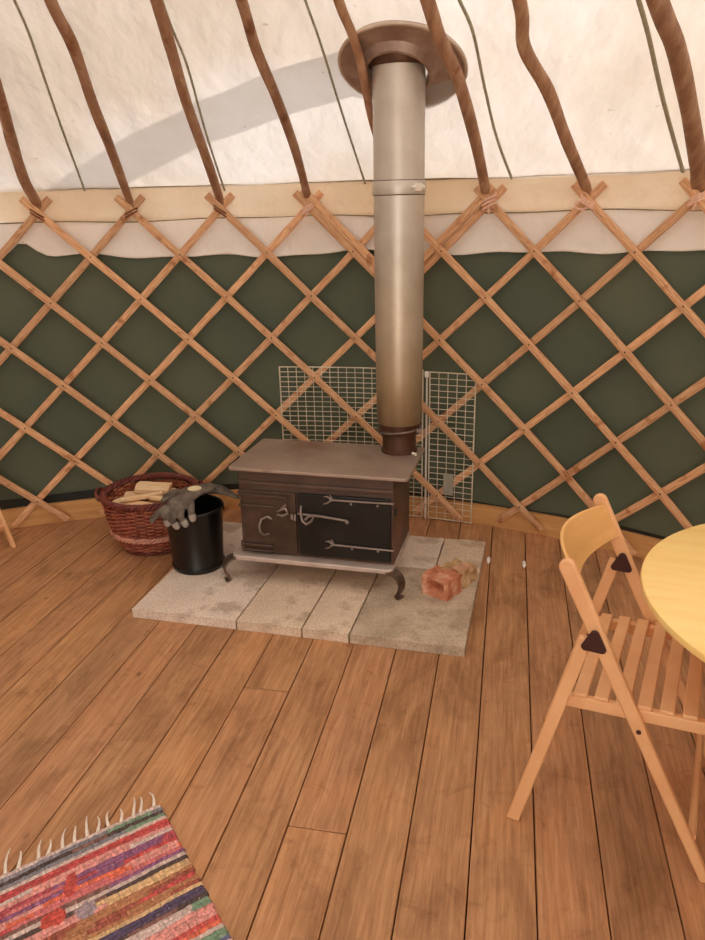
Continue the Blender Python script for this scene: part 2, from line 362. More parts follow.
# canvas skirt: upper strip and lower strip with a wavy hem
def hemz(a):
    a = a % (2*pi); d = math.degrees(a if a < pi else a-2*pi)
    z = 1.372+.008*sin(a*11)+.006*sin(a*27+1)+.004*sin(a*61)
    z += .075*math.exp(-((d+16.2)/1.3)**2)+.02*math.exp(-((d+11)/4)**2)
    z -= .022*math.exp(-((d-5)/5)**2)
    return z
def skirt_f(a, i, r, z):
    f = i/6; zz = 1.548*(1-f)+hemz(a)*f
    return r+.006*sin(a*40+1.3*sin(a*7))*f, zz
tag(ringsheet('wall_skirt', [(RW+.048, 0)]*7, M['band_low'], 480, a_from=DG0, a_to=DG1, fz=skirt_f, disp=.01, seed=5), kind='structure')
def up_f(a, i, r, z):
    return r+.003*sin(a*33)*(i > 1), z+(.004*sin(a*14)+.003*sin(a*31+2) if i > 3 else 0)
tag(ringsheet('wall_skirt_upper', [(RW+.048, 1.712), (RW+.040, 1.69), (RW+.036, 1.66), (RW+.036, 1.60), (RW+.040, 1.55), (RW+.036, 1.538)], M['band'], 480, a_from=DG0, a_to=DG1, fz=up_f, disp=.008, seed=6), kind='structure')
bm = bmesh.new()
tube(bm, [pol(2*pi*i/480, RW+.041+.006*sin(2*pi*i/480*40+1.3*sin(2*pi*i/480*7)), hemz(2*pi*i/480)) for i in range(267, 267+426)], .0045, 6)
tag(build('trim_3', bm, M['hem'], smooth=True), kind='structure')
bm = bmesh.new()
tube(bm, [pol(2*pi*i/360, RW+.034, 1.694+.004*sin(2*pi*i/360*14)+.003*noise.noise(Vector((i*.05, 0, 0)))) for i in range(360)], .004, 6, closed=True)
tag(build('trim_4', bm, M['seam_dark'], smooth=True), kind='structure')
bm = bmesh.new()
tube(bm, [pol(a, RW+.0355, 1.5375+.004*sin(a*14)+.003*sin(a*31+2)) for a in [R(205+310*i/400) for i in range(401)]], .0028, 6)
tag(build('trim_5', bm, M['seam_dark'], smooth=True), kind='structure')

# ---------------- roof canvas: shallow cone, open at the crown
SL = .65
def zroof(r): return 1.68+SL*(RW+.05-r)
bm = bmesh.new(); rings = []
NR, NA = 56, 300
for i in range(NR+1):
    r = (RW+.30)+(.42-(RW+.30))*i/NR; row = []
    for q in range(NA):
        a = 2*pi*q/NA; z = zroof(r)
        d_ = .012*noise.noise(Vector((sin(a)*r*1.7, cos(a)*r*1.7, 2)))+.006*noise.noise(Vector((sin(a)*r*6, cos(a)*r*6, 7)))
        # cloth sags a little between the poles
        ph = (a-A0)/DA; d_ += -.010*(sin(pi*(ph % 1)))*min(1, (RW-r)*2 if r < RW else 0)*.6
        row.append(bm.verts.new(pol(a, r, z+d_)))
    rings.append(row)
for i in range(NR):
    for q in range(NA):
        bm.faces.new((rings[i][q], rings[i][(q+1) % NA], rings[i+1][(q+1) % NA], rings[i+1][q]))
tag(build('ceiling', bm, M['roof'], smooth=True), kind='structure')

# ---------------- trellis
def lath(name, u0, kdir, k0, k1, dr, parent, w=.034, t=.011, du=0.0, seed=0):
    """lath along u = u0 + kdir*k/2, z = zk(k), at radius RW+dr"""
    bm = bmesh.new(); uv = bm.loops.layers.uv.new('UVMap'); n = max(3, int((k1-k0)*5)); rows = []
    rnd = random.Random(seed); L = 0; prev = None; ls = []
    pts = []
    for i in range(n+1):
        k = k0+(k1-k0)*i/n
        a = ang(u0+kdir*k/2+du); z = zk(k)
        a += .0016*noise.noise(Vector((seed*3.1, k*.7, 0)))
        pts.append((a, z))
    for i, (a, z) in enumerate(pts):
        a2, z2 = pts[min(i+1, n)]; a1, z1 = pts[max(i-1, 0)]
        T = (pol(a2, RW, z2)-pol(a1, RW, z1)).normalized(); Nn = Vector((-sin(a), -cos(a), 0)); S = T.cross(Nn).normalized()
        ww = w*(1+.10*noise.noise(Vector((seed*1.7, i*.35, 3))))
        P = pol(a, RW+dr, z)
        if prev is not None: L += (P-prev).length
        prev = P; ls.append(L)
        c = [P+S*ww/2+Nn*t/2*.6, P+S*ww/2*.8+Nn*t/2, P-S*ww/2*.8+Nn*t/2, P-S*ww/2+Nn*t/2*.6, P-S*ww/2-Nn*t/2, P+S*ww/2-Nn*t/2]
        rows.append([bm.verts.new(x) for x in c])
    vv = [0, .15, .85, 1, 1.2, 1.8]
    for i in range(n):
        for q in range(6):
            f = bm.faces.new((rows[i][q], rows[i][(q+1) % 6], rows[i+1][(q+1) % 6], rows[i+1][q]))
            for lp, (l_, v_) in zip(f.loops, ((ls[i], vv[q]), (ls[i], vv[(q+1) % 6]), (ls[i+1], vv[(q+1) % 6]), (ls[i+1], vv[q]))):
                lp[uv].uv = (l_+seed*1.37, v_*.034+seed*.21)
    bm.faces.new(rows[0][::-1]); bm.faces.new(rows[-1])
    return build(name, bm, M['lath'], parent, smooth=False)
GAPL = .0105
KB = 7.55
wl = empty('trellis_wall', pol(ang(0), RW, 0)); wr = empty('trellis_wall', pol(ang(6), RW, 0))
for e_ in (wl, wr): e_['category'] = 'trellis'
wl['label'] = 'diamond wooden wall trellis to the left of the stovepipe'
wr['label'] = 'diamond wooden wall trellis to the right of the stovepipe'
bpy.context.view_layer.update()
def P_(o, root):
    o.matrix_parent_inverse = Matrix.Translation(-Vector(root.location)); return o
UL, UR = -3.0, 9.2
sd = 0
for i in range(-8, 9):          # inner layer, falls to the right
    sd += 1
    for root, ua, ub in ((wl, UL, 3.985), (wr, 4.015, UR)):
        k0, k1 = -.29, KB+random.uniform(-.03, .12)
        k0 = max(k0, 2*(ua-i)); k1 = min(k1, 2*(ub-i))
        if k1-k0 < .3: continue
        P_(lath('lath', i, 1, k0, k1, -GAPL, root, seed=sd), root)
for j in range(-2, 17):         # outer layer, falls to the left
    sd += 1
    for root, ua, ub in ((wl, UL, 3.985), (wr, 4.015, UR)):
        k0, k1 = -.29, KB+random.uniform(-.03, .12)
        k0 = max(k0, 2*(j-ub)); k1 = min(k1, 2*(j-ua))
        if k1-k0 < .3: continue
        P_(lath('lath', j, -1, k0, k1, GAPL, root, seed=sd), root)
# doubled laths where the two trellis sections overlap and are laced together
P_(lath('lath', 3, 1, -.36, 1.95, -GAPL-.001, wr, du=.118, w=.036, seed=91), wr)
P_(lath('lath', 5, -1, -.30, 1.95, GAPL-.012, wl, du=-.118, w=.036, seed=92), wl)
# rivet pins at the crossings
for root, lo, hi in ((wl, -2.9, 3.9), (wr, 4.1, 9.1)):
    bm = bmesh.new()
    for k in range(0, 8):
        for q in range(-12, 20):
            u = q/2
            if (q-k) % 2 or not (lo < u < hi): continue
            a = ang(u); z = zk(k)
            if k == 0: continue
            p = pol(a, RW-GAPL-.0055, z); p2 = pol(a, RW-GAPL-.0085, z)
            tube(bm, [p, p2], [.0042, .0032], 8)
    o = build('lath_pin', bm, M['pin'], root); o['kind'] = 'stuff'; P_(o, root)

# ---------------- roof poles
POLES = {-1: [(-22.3, 1.9), (-22.2, 2.3), (-22.5, 2.8), (-22.1, 3.13)],
 0: [(-14.2, 1.9), (-14.55, 2.596), (-14.73, 2.802), (-14.76, 3.007), (-14.40, 3.150)],
 1: [(-8.2, 1.9), (-7.74, 2.212), (-7.11, 2.376), (-7.04, 2.618), (-6.81, 2.816), (-6.65, 3.144)],
 2: [(1.3, 1.9), (1.35, 2.215), (1.23, 2.392), (1.06, 2.625), (1.2, 2.897), (1.22, 3.14)],
 3: [(8.6, 1.9), (8.8, 2.227), (8.7, 2.405), (9.11, 2.616), (9.27, 2.867), (9.04, 3.138)],
 4: [(17.2, 1.9), (17.24, 2.254), (17.48, 2.376), (17.37, 2.511), (16.84, 2.732), (16.7, 3.14)],
 5: [(24.6, 1.9), (24.7, 2.288), (24.72, 2.426), (25.15, 2.584), (24.97, 2.859), (24.5, 3.14)],
 6: [(32.3, 1.9), (31.94, 2.331), (31.17, 2.49), (31.93, 2.668), (32.15, 2.887), (32.5, 3.14)],
 7: [(41.4, 1.9), (41.65, 2.404), (41.87, 2.57), (41.47, 2.819), (41.0, 3.024), (40.6, 3.14)],
 8: [(48.6, 1.9), (48.8, 2.3), (48.4, 2.8), (48.45, 3.13)]}
PR = {-1: .024, 0: .026, 1: .0235, 2: .024, 3: .022, 4: .018, 5: .026, 6: .025, 7: .033, 8: .026}
PL = {0: 'brown roof pole at the far left, cut short by the left edge',
 1: 'thin brown roof pole, second from the left',
 2: 'brown roof pole, third from the left, with a cord running beside it',
 3: 'straight slim roof pole just left of the stovepipe, above a doubled trellis lath',
 4: 'thin dark roof pole passing behind the stovepipe and across the left of the flue flange',
 5: 'orange-brown roof pole crossing the right side of the flue flange',
 6: 'crooked roof pole with a sharp kink near its top, right of the flange',
 7: 'thickest roof pole, at the right edge of the roof'}
def catmull(pts, m=6):
    out = []
    P = [pts[0]]+list(pts)+[pts[-1]]
    for i in range(1, len(P)-2):
        for s in range(m):
            t = s/m
            out.append(.5*((2*P[i])+(-P[i-1]+P[i+1])*t+(2*P[i-1]-5*P[i]+4*P[i+1]-P[i+2])*t*t+(-P[i-1]+3*P[i]-3*P[i+1]+P[i+2])*t**3))
    out.append(P[-2]); return out
def uvtube(bm, pts, rr, seg, seed):
    uv = bm.loops.layers.uv.verify()
    tube(bm, pts, rr, seg)
    for f in bm.faces:
        for lp in f.loops:
            c = lp.vert.co; lp[uv].uv = (c.x*3+seed, c.z*.9+c.y*.9)
for j, pp in POLES.items():
    if j not in PL: continue
    pts = [pol(R(a), r, 1.632+.665*(RW-r)) for a, r in reversed(pp)]
    pts.insert(0, pts[0]+Vector((0, 0, -.026))+(pts[0]-pts[1]).normalized()*.004)
    pts = catmull(pts, 7)
    rr = []
    for i, p in enumerate(pts):
        f = i/(len(pts)-1)
        x = PR[j]*(.76+.16*min(1, f*3))*(1+.08*noise.noise(Vector((j*5.3, f*9, 0))))
        if i == 0: x *= .8
        rr.append(x)
    bm = bmesh.new(); uvtube(bm, pts, rr, 12, j*1.7)
    # small knots on the pole
    o = build('roof_pole', bm, M['pole'], smooth=False)
    tag(o, PL[j], 'pole', 'roof poles resting on the trellis heads')

# ---------------- cords lying under the roof cloth
CORDS = [([(-10.97, 2.0), (-10.97, 2.232), (-10.64, 2.379), (-10.58, 2.619), (-10.49, 2.843), (-10.32, 3.13)], 'thin green cord down the roof between the two leftmost poles'),
 ([(1.5, 2.1), (1.6, 2.338), (1.89, 2.516), (1.62, 2.828), (1.66, 3.15)], 'dark green cord hugging the third roof pole'),
 ([(13.9, 2.0), (14.0, 2.261), (14.15, 2.442), (14.09, 2.678), (14.09, 2.882), (14.12, 3.13)], 'green cord running down the roof just left of the stovepipe'),
 ([(26.8, 2.1), (26.8, 2.319), (27.14, 2.461), (26.69, 2.681), (26.38, 2.921), (26.55, 3.13)], 'green cord down the roof just right of the flue flange'),
 ([(39.95, 2.2), (39.95, 2.411), (39.88, 2.562), (39.52, 2.816), (39.36, 3.13)], 'green cord beside the thickest roof pole at the right')]
for q, (pp, lb) in enumerate(CORDS):
    pts = catmull([pol(R(a), min(r+(.028 if i_ == 0 else 0), 3.165), zroof(r+(.028 if i_ == 0 else 0))-.026) for i_, (a, r) in enumerate(reversed(pp))], 6)
    bm = bmesh.new(); tube(bm, pts, [.0052, .0050, .0050, .0060, .0080][q], 8)
    tag(build('green_rope', bm, M['cord_green'], smooth=True), lb, 'cord', 'cords under the roof cloth')

# ---------------- twine lashings at the trellis heads
LL = {0: 'dark twine tying the leftmost roof pole to its trellis head', 1: 'dark twine tying the second roof pole from the left to the trellis',
 2: 'dark twine tying the third roof pole from the left to the trellis', 3: 'pale twine looped over the doubled trellis head just left of the stovepipe',
 5: 'pink twine knotted on the trellis head just right of the stovepipe', 6: 'loose pink twine loops hanging on the trellis head under the crooked pole',
 7: 'pale twine with a hanging tail on the trellis head at the right edge'}
for j, lb in LL.items():
    a = ang(j); rnd = random.Random(j)
    bm = bmesh.new()
    Nn = Vector((-sin(a), -cos(a), 0)); T = Vector((cos(a), -sin(a), 0)); Z = Vector((0, 0, 1))
    c = pol(a, RW, 1.585)
    turns = 3 if j >= 3 else 2
    pts = []
    for s in range(turns*14):
        th = 2*pi*s/14; f = s/(turns*14)
        d1 = T*.030*cos(th)+Nn*(.028*sin(th)+.004)
        pts.append(c+Z*(-.012+.030*f*(1 if j != 5 else 1.6)-.012+.018*cos(th)*(1 if j % 2 else -1))+d1)
    if j == 6:
        for s in range(22):
            th = 2*pi*s/22*1.4
            pts.append(c+T*(-.012+.03*cos(th)-.012*s/22)+Nn*.026+Z*(-.022+.018*sin(th)))
    tail = c+T*rnd.uniform(-.02, .02)+Nn*.022+Z*-.05
    if j in (3, 5, 7): pts += [c+T*.004+Nn*.026+Z*-.02, tail]
    tube(bm, pts, .0036 if j < 3 else .0052, 6)
    tag(build('twine_lashing', bm, M['cord_brown' if j < 3 else 'cord_tan'], smooth=True), lb, 'twine', 'lashings at the trellis heads')

# ---------------- stove hearth: paving slabs
HO = Vector((-.923, 2.706, 0)); HA = R(-14.6)
he1 = Vector((cos(HA), sin(HA), 0)); he2 = Vector((-sin(HA), cos(HA), 0))*1.0
ST = .042
def slab(x0, x1, y0, y1, m, label, seed, h=ST, rough=0.0):
    g = .0034
    bm = bmesh.new(); nx, ny = max(2, int((x1-x0)/.025)), max(2, int((y1-y0)/.025))
    w, d = (x1-x0-2*g), (y1-y0-2*g)
    top = [[None]*(ny+1) for _ in range(nx+1)]; bot = [[None]*(ny+1) for _ in range(nx+1)]
    for i in range(nx+1):
        for j in range(ny+1):
            x, y = w*i/nx-w/2, d*j/ny-d/2
            ed = (i in (0, nx)) or (j in (0, ny))
            z = h+.0014*noise.noise(Vector((x*9+seed, y*9, 0)))+rough*max(0, noise.noise(Vector((x*22+seed, y*22, 4))))
            jx = .0018*noise.noise(Vector((x*30, y*30, seed)))if ed else 0
            top[i][j] = bm.verts.new((x+jx, y-jx, z-(.003 if ed else 0)))
            if ed: bot[i][j] = bm.verts.new((x+jx*1.3, y+jx, 0))
    for i in range(nx):
        for j in range(ny):
            bm.faces.new((top[i][j], top[i+1][j], top[i+1][j+1], top[i][j+1])).smooth = True
    def side(A_, B_):
        for q in range(len(A_)-1): bm.faces.new((B_[q], B_[q+1], A_[q+1], A_[q]))
    side([top[i][0] for i in range(nx+1)], [bot[i][0] for i in range(nx+1)])
    side([top[i][ny] for i in range(nx+1)][::-1], [bot[i][ny] for i in range(nx+1)][::-1])
    side([top[0][j] for j in range(ny+1)][::-1], [bot[0][j] for j in range(ny+1)][::-1])
    side([top[nx][j] for j in range(ny+1)], [bot[nx][j] for j in range(ny+1)])
    bm.faces.new([bot[i][0] for i in range(nx+1)]+[bot[nx][j] for j in range(1, ny+1)]+[bot[i][ny] for i in range(nx-1, -1, -1)]+[bot[0][j] for j in range(ny-1, 0, -1)])
    o = build('paving_slab', bm, m)
    c = HO+he1*((x0+x1)/2)+he2*((y0+y1)/2); o.location = c; o.rotation_euler = (0, 0, HA)
    tag(o, label, 'paving slab', 'paving slabs forming the stove hearth'); return o
slab(0, .462, 0, .93, M['slab'], 'pale grey paving slab at the left end of the hearth, under the black bucket', 1)
slab(.462, .735, 0, .93, M['slab_warm'], 'sandy paving slab second from the left along the hearth front', 2)
slab(.735, .925, 0, .93, M['slab_warm'], 'narrow sandy paving strip under the middle of the stove, third from the left', 3)
slab(.925, 1.366, 0, .60, M['slab_dark'], 'stained grey paving slab at the right front of the hearth, under the brick', 4, rough=.002)
slab(.925, 1.166, .60, .95, M['slab'], 'plain grey slab piece behind the stove right end', 5)
slab(1.166, 1.366, .60, .95, M['slab_warm'], 'small lumpy paving piece at the back right corner of the hearth', 6, rough=.010)

# ---------------- stove (local axes: x along the front, y to the back)
SA = R(-14.9)
stove = empty('wood_stove', (-.52, 2.955, ST), SA)
tag(stove, 'low wide iron wood stove with two doors, standing on the paving slabs', 'stove')
Z0 = -ST
def sbox(name, x0, x1, y0, y1, z0, z1, m, par=stove, bev=.003):
    bm = bmesh.new(); box(bm, ((x0+x1)/2, (y0+y1)/2, (z0+z1)/2+Z0), (x1-x0, y1-y0, z1-z0)); return build(name, bm, m, par, bevel=bev)
sbox('body', .030, .702, .020, .375, .168, .546, M['stove'], bev=.006)
# top plate with rounded corners
def rrect(x0, x1, y0, y1, r, n=6):
    out = []
    for cx_, cy_, a0_ in ((x1-r, y0+r, -90), (x1-r, y1-r, 0), (x0+r, y1-r, 90), (x0+r, y0+r, 180)):
        for i in range(n+1):
            a = R(a0_+90*i/n); out.append((cx_+r*cos(a), cy_+r*sin(a)))
    return out
bm = bmesh.new(); prism(bm, rrect(-.004, .764, -.004, .42, .018), .014, Matrix.Translation((0, 0, .546+Z0))); build('top_plate', bm, M['stove_top'], stove, bevel=.003)
bm = bmesh.new(); prism(bm, rrect(-.006, .706, -.032, .385, .03), .021, Matrix.Translation((0, 0, .147+Z0))); build('base_lip', bm, M['stove_tray'], stove, bevel=.004)
# doors
dl = sbox('door', .046, .287, .006, .020, .178, .46, M['stove_door_a'], bev=.004)
dr_ = sbox('door', .296, .692, .004, .020, .182, .462, M['stove_door_b'], bev=.005)
dr_['label'] = 'large black right-hand door'; dl['label'] = 'small brown left-hand door'
def rod(bm, pts, r, seg=8): tube(bm, [Vector((x, y, z+Z0)) for x, y, z in pts], r, seg)
# hinge straps on the right door with spear tips
for za, zb in ((.447, .450), (.246, .243)):
    bm = bmesh.new()
    rod(bm, [(.440, -.002, za), (.58, -.003, (za+zb)/2), (.706, -.002, zb)], .0045)
    rod(bm, [(.448, -.002, za), (.428, -.001, za+.014), (.414, 0, za+.010)], [.005, .004, .002], 6)
    rod(bm, [(.448, -.002, za), (.426, -.001, za-.016), (.410, 0, za-.022)], [.005, .004, .002], 6)
    rod(bm, [(.452, -.002, za), (.440, -.002, za+.022)], [.004, .003], 6)
    for xx in (.53, .64): ball(bm, (xx, -.005, za-.010+Z0), .006)
    build('hinge_strap', bm, M['stove_bar'], dr_, smooth=True)
bm = bmesh.new()
rod(bm, [(.300, -.006, .376), (.40, -.006, .372), (.512, -.006, .362)], [.005, .006, .005]); ball(bm, (.512, -.008, .357+Z0), .010)
build('latch_bar', bm, M['stove_bar'], dr_, smooth=True)
bm = bmesh.new()   # curled V-shaped latch
rod(bm, [(.318, -.010, .415), (.316, -.016, .39), (.322, -.020, .352), (.340, -.022, .338), (.362, -.020, .352), (.372, -.016, .374), (.350, -.016, .372), (.334, -.016, .356)], .0055)
build('latch', bm, M['stove_bar'], dr_, smooth=True)
bm = bmesh.new()
rod(bm, [(.275, -.010, .372), (.276, -.016, .352)], .0055); rod(bm, [(.288, -.010, .374), (.289, -.016, .348)], .0055)
rod(bm, [(.205, -.004, .376), (.222, -.014, .386), (.238, -.016, .402), (.252, -.014, .416)], .0055)
rod(bm, [(.212, -.014, .368), (.236, -.018, .366), (.258, -.014, .376), (.250, -.014, .398), (.232, -.016, .392)], .0055)
build('latch', bm, M['stove_bar'], dl, smooth=True)
bm = bmesh.new()
rod(bm, [(.165, -.004, .352), (.142, -.024, .345), (.134, -.030, .318), (.136, -.028, .290), (.148, -.016, .270), (.166, -.004, .272)], [.005, .0055, .006, .006, .0055, .005])
rod(bm, [(.166, -.004, .350), (.185, -.006, .341)], [.006, .004])
build('handle', bm, M['stove_bar'], dl, smooth=True)
for z_, x1 in ((.440, .255), (.394, .19), (.212, .18), (.188, .17)):
    bm = bmesh.new(); box(bm, ((.034+x1)/2, .000, z_+Z0), (x1-.034, .010, .011)); o = build('hinge_strap', bm, M['stove_door_a'], dl, bevel=.003)
for za in (.42, .19):
    bm = bmesh.new(); tube(bm, [(.040, .004, za+Z0), (.040, .004, za+.035+Z0)], .009, 10); build('hinge_barrel', bm, M['stove'], dl)
bm = bmesh.new(); box(bm, (.37, .014, .493+Z0), (.66, .014, .016)); build('moulding', bm, M['stove'], stove, bevel=.004)
bm = bmesh.new(); tube(bm, [(.706, .030, .40+Z0), (.712, .030, .40+Z0)], .016, 12); build('bolt', bm, M['stove_door_b'], stove)
# legs: flat cabriole straps
def leg(x, y, sx, sy):
    bm = bmesh.new()
    D = Vector((sx, sy, 0)).normalized(); S = Vector((-D.y, D.x, 0))
    prof = [(-.045, .147), (-.012, .150), (.022, .152), (.050, .142), (.066, .120), (.068, .095), (.058, .070), (.046, .053), (.050, .0465), (.068, .0445)]
    P = [Vector((a, b, 0)) for a, b in prof]; P = catmull(P, 4); rows = []
    for i, p in enumerate(P):
        t = (P[min(i+1, len(P)-1)]-P[max(i-1, 0)]).normalized(); nn = Vector((-t.y, t.x, 0))
        f = i/(len(P)-1); w = .032-.018*min(1, f*1.25)+(.006 if f > .9 else 0); th = .0045
        rows.append([bm.verts.new(Vector((x, y, Z0))+D*(p.x+nn.x*th*s1)+Vector((0, 0, p.y+nn.y*th*s1))+S*w*s2) for s1, s2 in ((1, 1), (1, -1), (-1, -1), (-1, 1))])
    for i in range(len(rows)-1):
        for q in range(4): bm.faces.new((rows[i][q], rows[i][(q+1) % 4], rows[i+1][(q+1) % 4], rows[i+1][q]))
    bm.faces.new(rows[0]); bm.faces.new(rows[-1][::-1])
    build('leg', bm, M['stove_leg'], stove, smooth=False, bevel=.0015)
leg(.682, -.004, .90, -.42); leg(.016, .002, -.72, -.5); leg(.60, .33, .1, .6); leg(.03, .36, -.7, .6)

# ---------------- flue
PXC, PYC = .208, 3.128
flue = empty('stovepipe', (PXC, PYC, .56)); tag(flue, 'tall grey steel stovepipe rising from the stove through the roof', 'stovepipe')
zb = .56
def lz(name, prof, m, seg=56, cap=True, par=flue): 
    bm = bmesh.new(); lathe(bm, [(r, z-zb) for r, z in prof], seg, cap=cap); return build(name, bm, m, par, smooth=False)
lz('collar', [(.079, .561), (.079, .572), (.073, .576), (.072, .655)], M['flue_stub'])
lz('lower_band', [(.074, .645), (.090, .652), (.094, .662), (.088, .668), (.088, .690), (.094, .694), (.090, .700)], M['flue_stub'])
bm = bmesh.new(); tube(bm, [(.095*cos(a), .095*sin(a), .662-zb+.010*sin(a*1.0+2)) for a in [2*pi*i/40 for i in range(40)]], .0035, 6, closed=True)
box(bm, (.080, -.062, .668-zb), (.02, .016, .016)); build('lower_clamp', bm, M['stove_bar'], flue)
pm = M['flue']
o = lz('pipe', [(.093, .692), (.096, .70), (.0985, .90), (.0995, 1.10), (.1, 1.630), (.1, 2.40), (.1, 3.75)], pm, 64)
lz('pipe_seam', [(.0985, 1.099), (.1006, 1.100), (.1006, 1.104), (.0985, 1.105)], pm, 64, cap=False)
o['label'] = 'grey steel pipe, heat-stained brown near its lower end'
for f in o.data.polygons: f.use_smooth = True
lz('clamp_band', [(.1, 1.617), (.1035, 1.617), (.1045, 1.620), (.1045, 1.664), (.1035, 1.667), (.1, 1.667)], M['flue'], 64, cap=False)
bm = bmesh.new()
a_ = R(-52); d_ = Vector((cos(a_), sin(a_), 0)); s_ = Vector((-sin(a_), cos(a_), 0))
p = d_*.108+Vector((0, 0, 1.642-zb)); Mx = Matrix((d_, s_, Vector((0, 0, 1)))).transposed()
box(bm, p, (.014, .034, .030), Mx); tube(bm, [p-s_*.030, p+s_*.028], .0055, 8); ball(bm, p+s_*.024, .010)
build('clamp_latch', bm, M['steel'], flue, bevel=.002)
for z_ in (1.6155, 1.6685):
    bm = bmesh.new(); tube(bm, [(.1008*cos(2*pi*q/56), .1008*sin(2*pi*q/56), z_-zb) for q in range(56)], .0016, 6, closed=True); build('clamp_edge', bm, M['flue_stub'], flue)
bm = bmesh.new(); tube(bm, [(.052, -.078, .570-zb), (.064, -.094, .570-zb)], .007, 8); build('screw', bm, M['steel'], flue)
# flange on the underside of the roof, lying along the roof slope
azp = atan2(PXC-CX, PYC-CY); rp_ = sqrt((PXC-CX)**2+(PYC-CY)**2); zf = zroof(rp_)-.030
out = Vector((sin(azp), cos(azp), 0)); tang = Vector((cos(azp), -sin(azp), 0))
dn = (out-Vector((0, 0, .52))).normalized()      # down-slope direction
nn = tang.cross(dn).normalized()
if nn.z > 0: nn = -nn                           # points down into the tent
zf += .022
FM = Matrix.Translation((PXC, PYC, zf)) @ Matrix((tang, dn, nn)).transposed().to_4x4()
fl_ = empty('roof_flange', (PXC, PYC, zf)); tag(fl_, 'round brownish metal flange where the stovepipe passes through the roof', 'flange')
def stretch(r, k, prof_z):   # rings are circles in the slope plane; the inner ones widen down-slope to clear the pipe
    return r
bm = bmesh.new(); rings = []
prof = [(.108, .030), (.114, .038), (.124, .036), (.132, .020), (.140, .008), (.20, .006), (.222, .012), (.230, .010), (.233, .002), (.230, -.004), (.112, -.004), (.107, .0)]
seg = 72; FI = FM.copy(); FI.translation = Vector((0, 0, 0))
for r, z in prof:
    row = []
    for q in range(seg):
        a = 2*pi*q/seg; ky = 1.0+.07*max(0, 1-(r-.11)/.10)
        q_ = max(0, (r-.13)/.10)
        row.append(bm.verts.new(FI @ Vector((r*1.04*cos(a)+.014*q_, r*ky*sin(a), z+.0025*noise.noise(Vector((cos(a)*2, sin(a)*2, r*9)))))))
    rings.append(row)
for i in range(len(rings)):
    for q in range(seg):
        bm.faces.new((rings[i][q], rings[i][(q+1) % seg], rings[(i+1) % len(rings)][(q+1) % seg], rings[(i+1) % len(rings)][q]))
build('flange_plate', bm, M['flange'], fl_, smooth=True)
bm = bmesh.new()
tube(bm, [FI @ Vector((.238*cos(2*pi*q/64)+.014, .229*sin(2*pi*q/64), .008)) for q in range(64)], .007, 8, closed=True)
build('flange_rim', bm, M['flange_rim'], fl_, smooth=True)
bm = bmesh.new(); lathe(bm, [(.1015, -.004), (.112, -.002), (.118, .010), (.122, .075), (.1015, .085)], 56, closed=True); build('sleeve', bm, M['flue_stub'], fl_)

# ---------------- wire fireguard panels held in the trellis
def guard(a0, a1, z1, label, nv, dz):
    root = empty('wire_guard', pol((a0+a1)/2, RW, 0)); tag(root, label, 'wire panel')
    n = max(8, int((a1-a0)/R(.7)))
    def arc(z, ra=RW, aa=a0, ab=a1): return [pol(aa+(ab-aa)*i/n, ra, z) for i in range(n+1)]
    bm = bmesh.new()
    tube(bm, arc(z1), .003, 6); tube(bm, arc(.012), .003, 6)
    for a in (a0, a1): tube(bm, [pol(a, RW, .009), pol(a, RW, z1+.002)], .0036, 6)
    P_(build('guard_frame', bm, M['wire'], root, smooth=True), root)
    bm = bmesh.new(); z = z1-dz
    while z > .02:
        tube(bm, arc(z, RW+.001), .0019, 4, cap=False); z -= dz
    for i in range(1, nv):
        a = a0+(a1-a0)*i/nv; tube(bm, [pol(a, RW-.0016, .012), pol(a, RW-.0016, z1)], .0019, 4, cap=False)
    o = build('wire_grid', bm, M['wire'], root, smooth=True); P_(o, root)
    return root
guard(R(5.7), R(19.35), .803, 'larger galvanised wire panel behind the stove and stovepipe', 17, .0262)
guard(R(20.0), R(24.2), .795, 'narrow wire panel at the right of the stovepipe', 5, .0312)
bm = bmesh.new(); a0_, a1_ = R(19.75), R(19.75)
tube(bm, [pol(a0_, RW-.008, .01), pol(a0_, RW-.008, .80)], .005, 8); 
tag(build('guard_post', bm, M['steel'], smooth=True), 'thin upright steel rod with a white tip joining the two wire panels', 'rod')
bm = bmesh.new(); box(bm, pol(a0_, RW-.012, .785), (.022, .012, .030)); P = build('rod_tip', bm, M['peg'], COL.objects['guard_post'], bevel=.003)
bm = bmesh.new(); a_ = R(21.95); Nn = Vector((-sin(a_), -cos(a_), 0)); T = Vector((cos(a_), -sin(a_), 0))
box(bm, pol(a_, RW-.010, .214), (.052, .008, .118), Matrix((T, Nn, Vector((0, 0, 1)))).transposed())
tag(build('hanging_tag', bm, M['tagw'], bevel=.003), 'small pale rectangular tag on the narrow wire panel', 'tag')

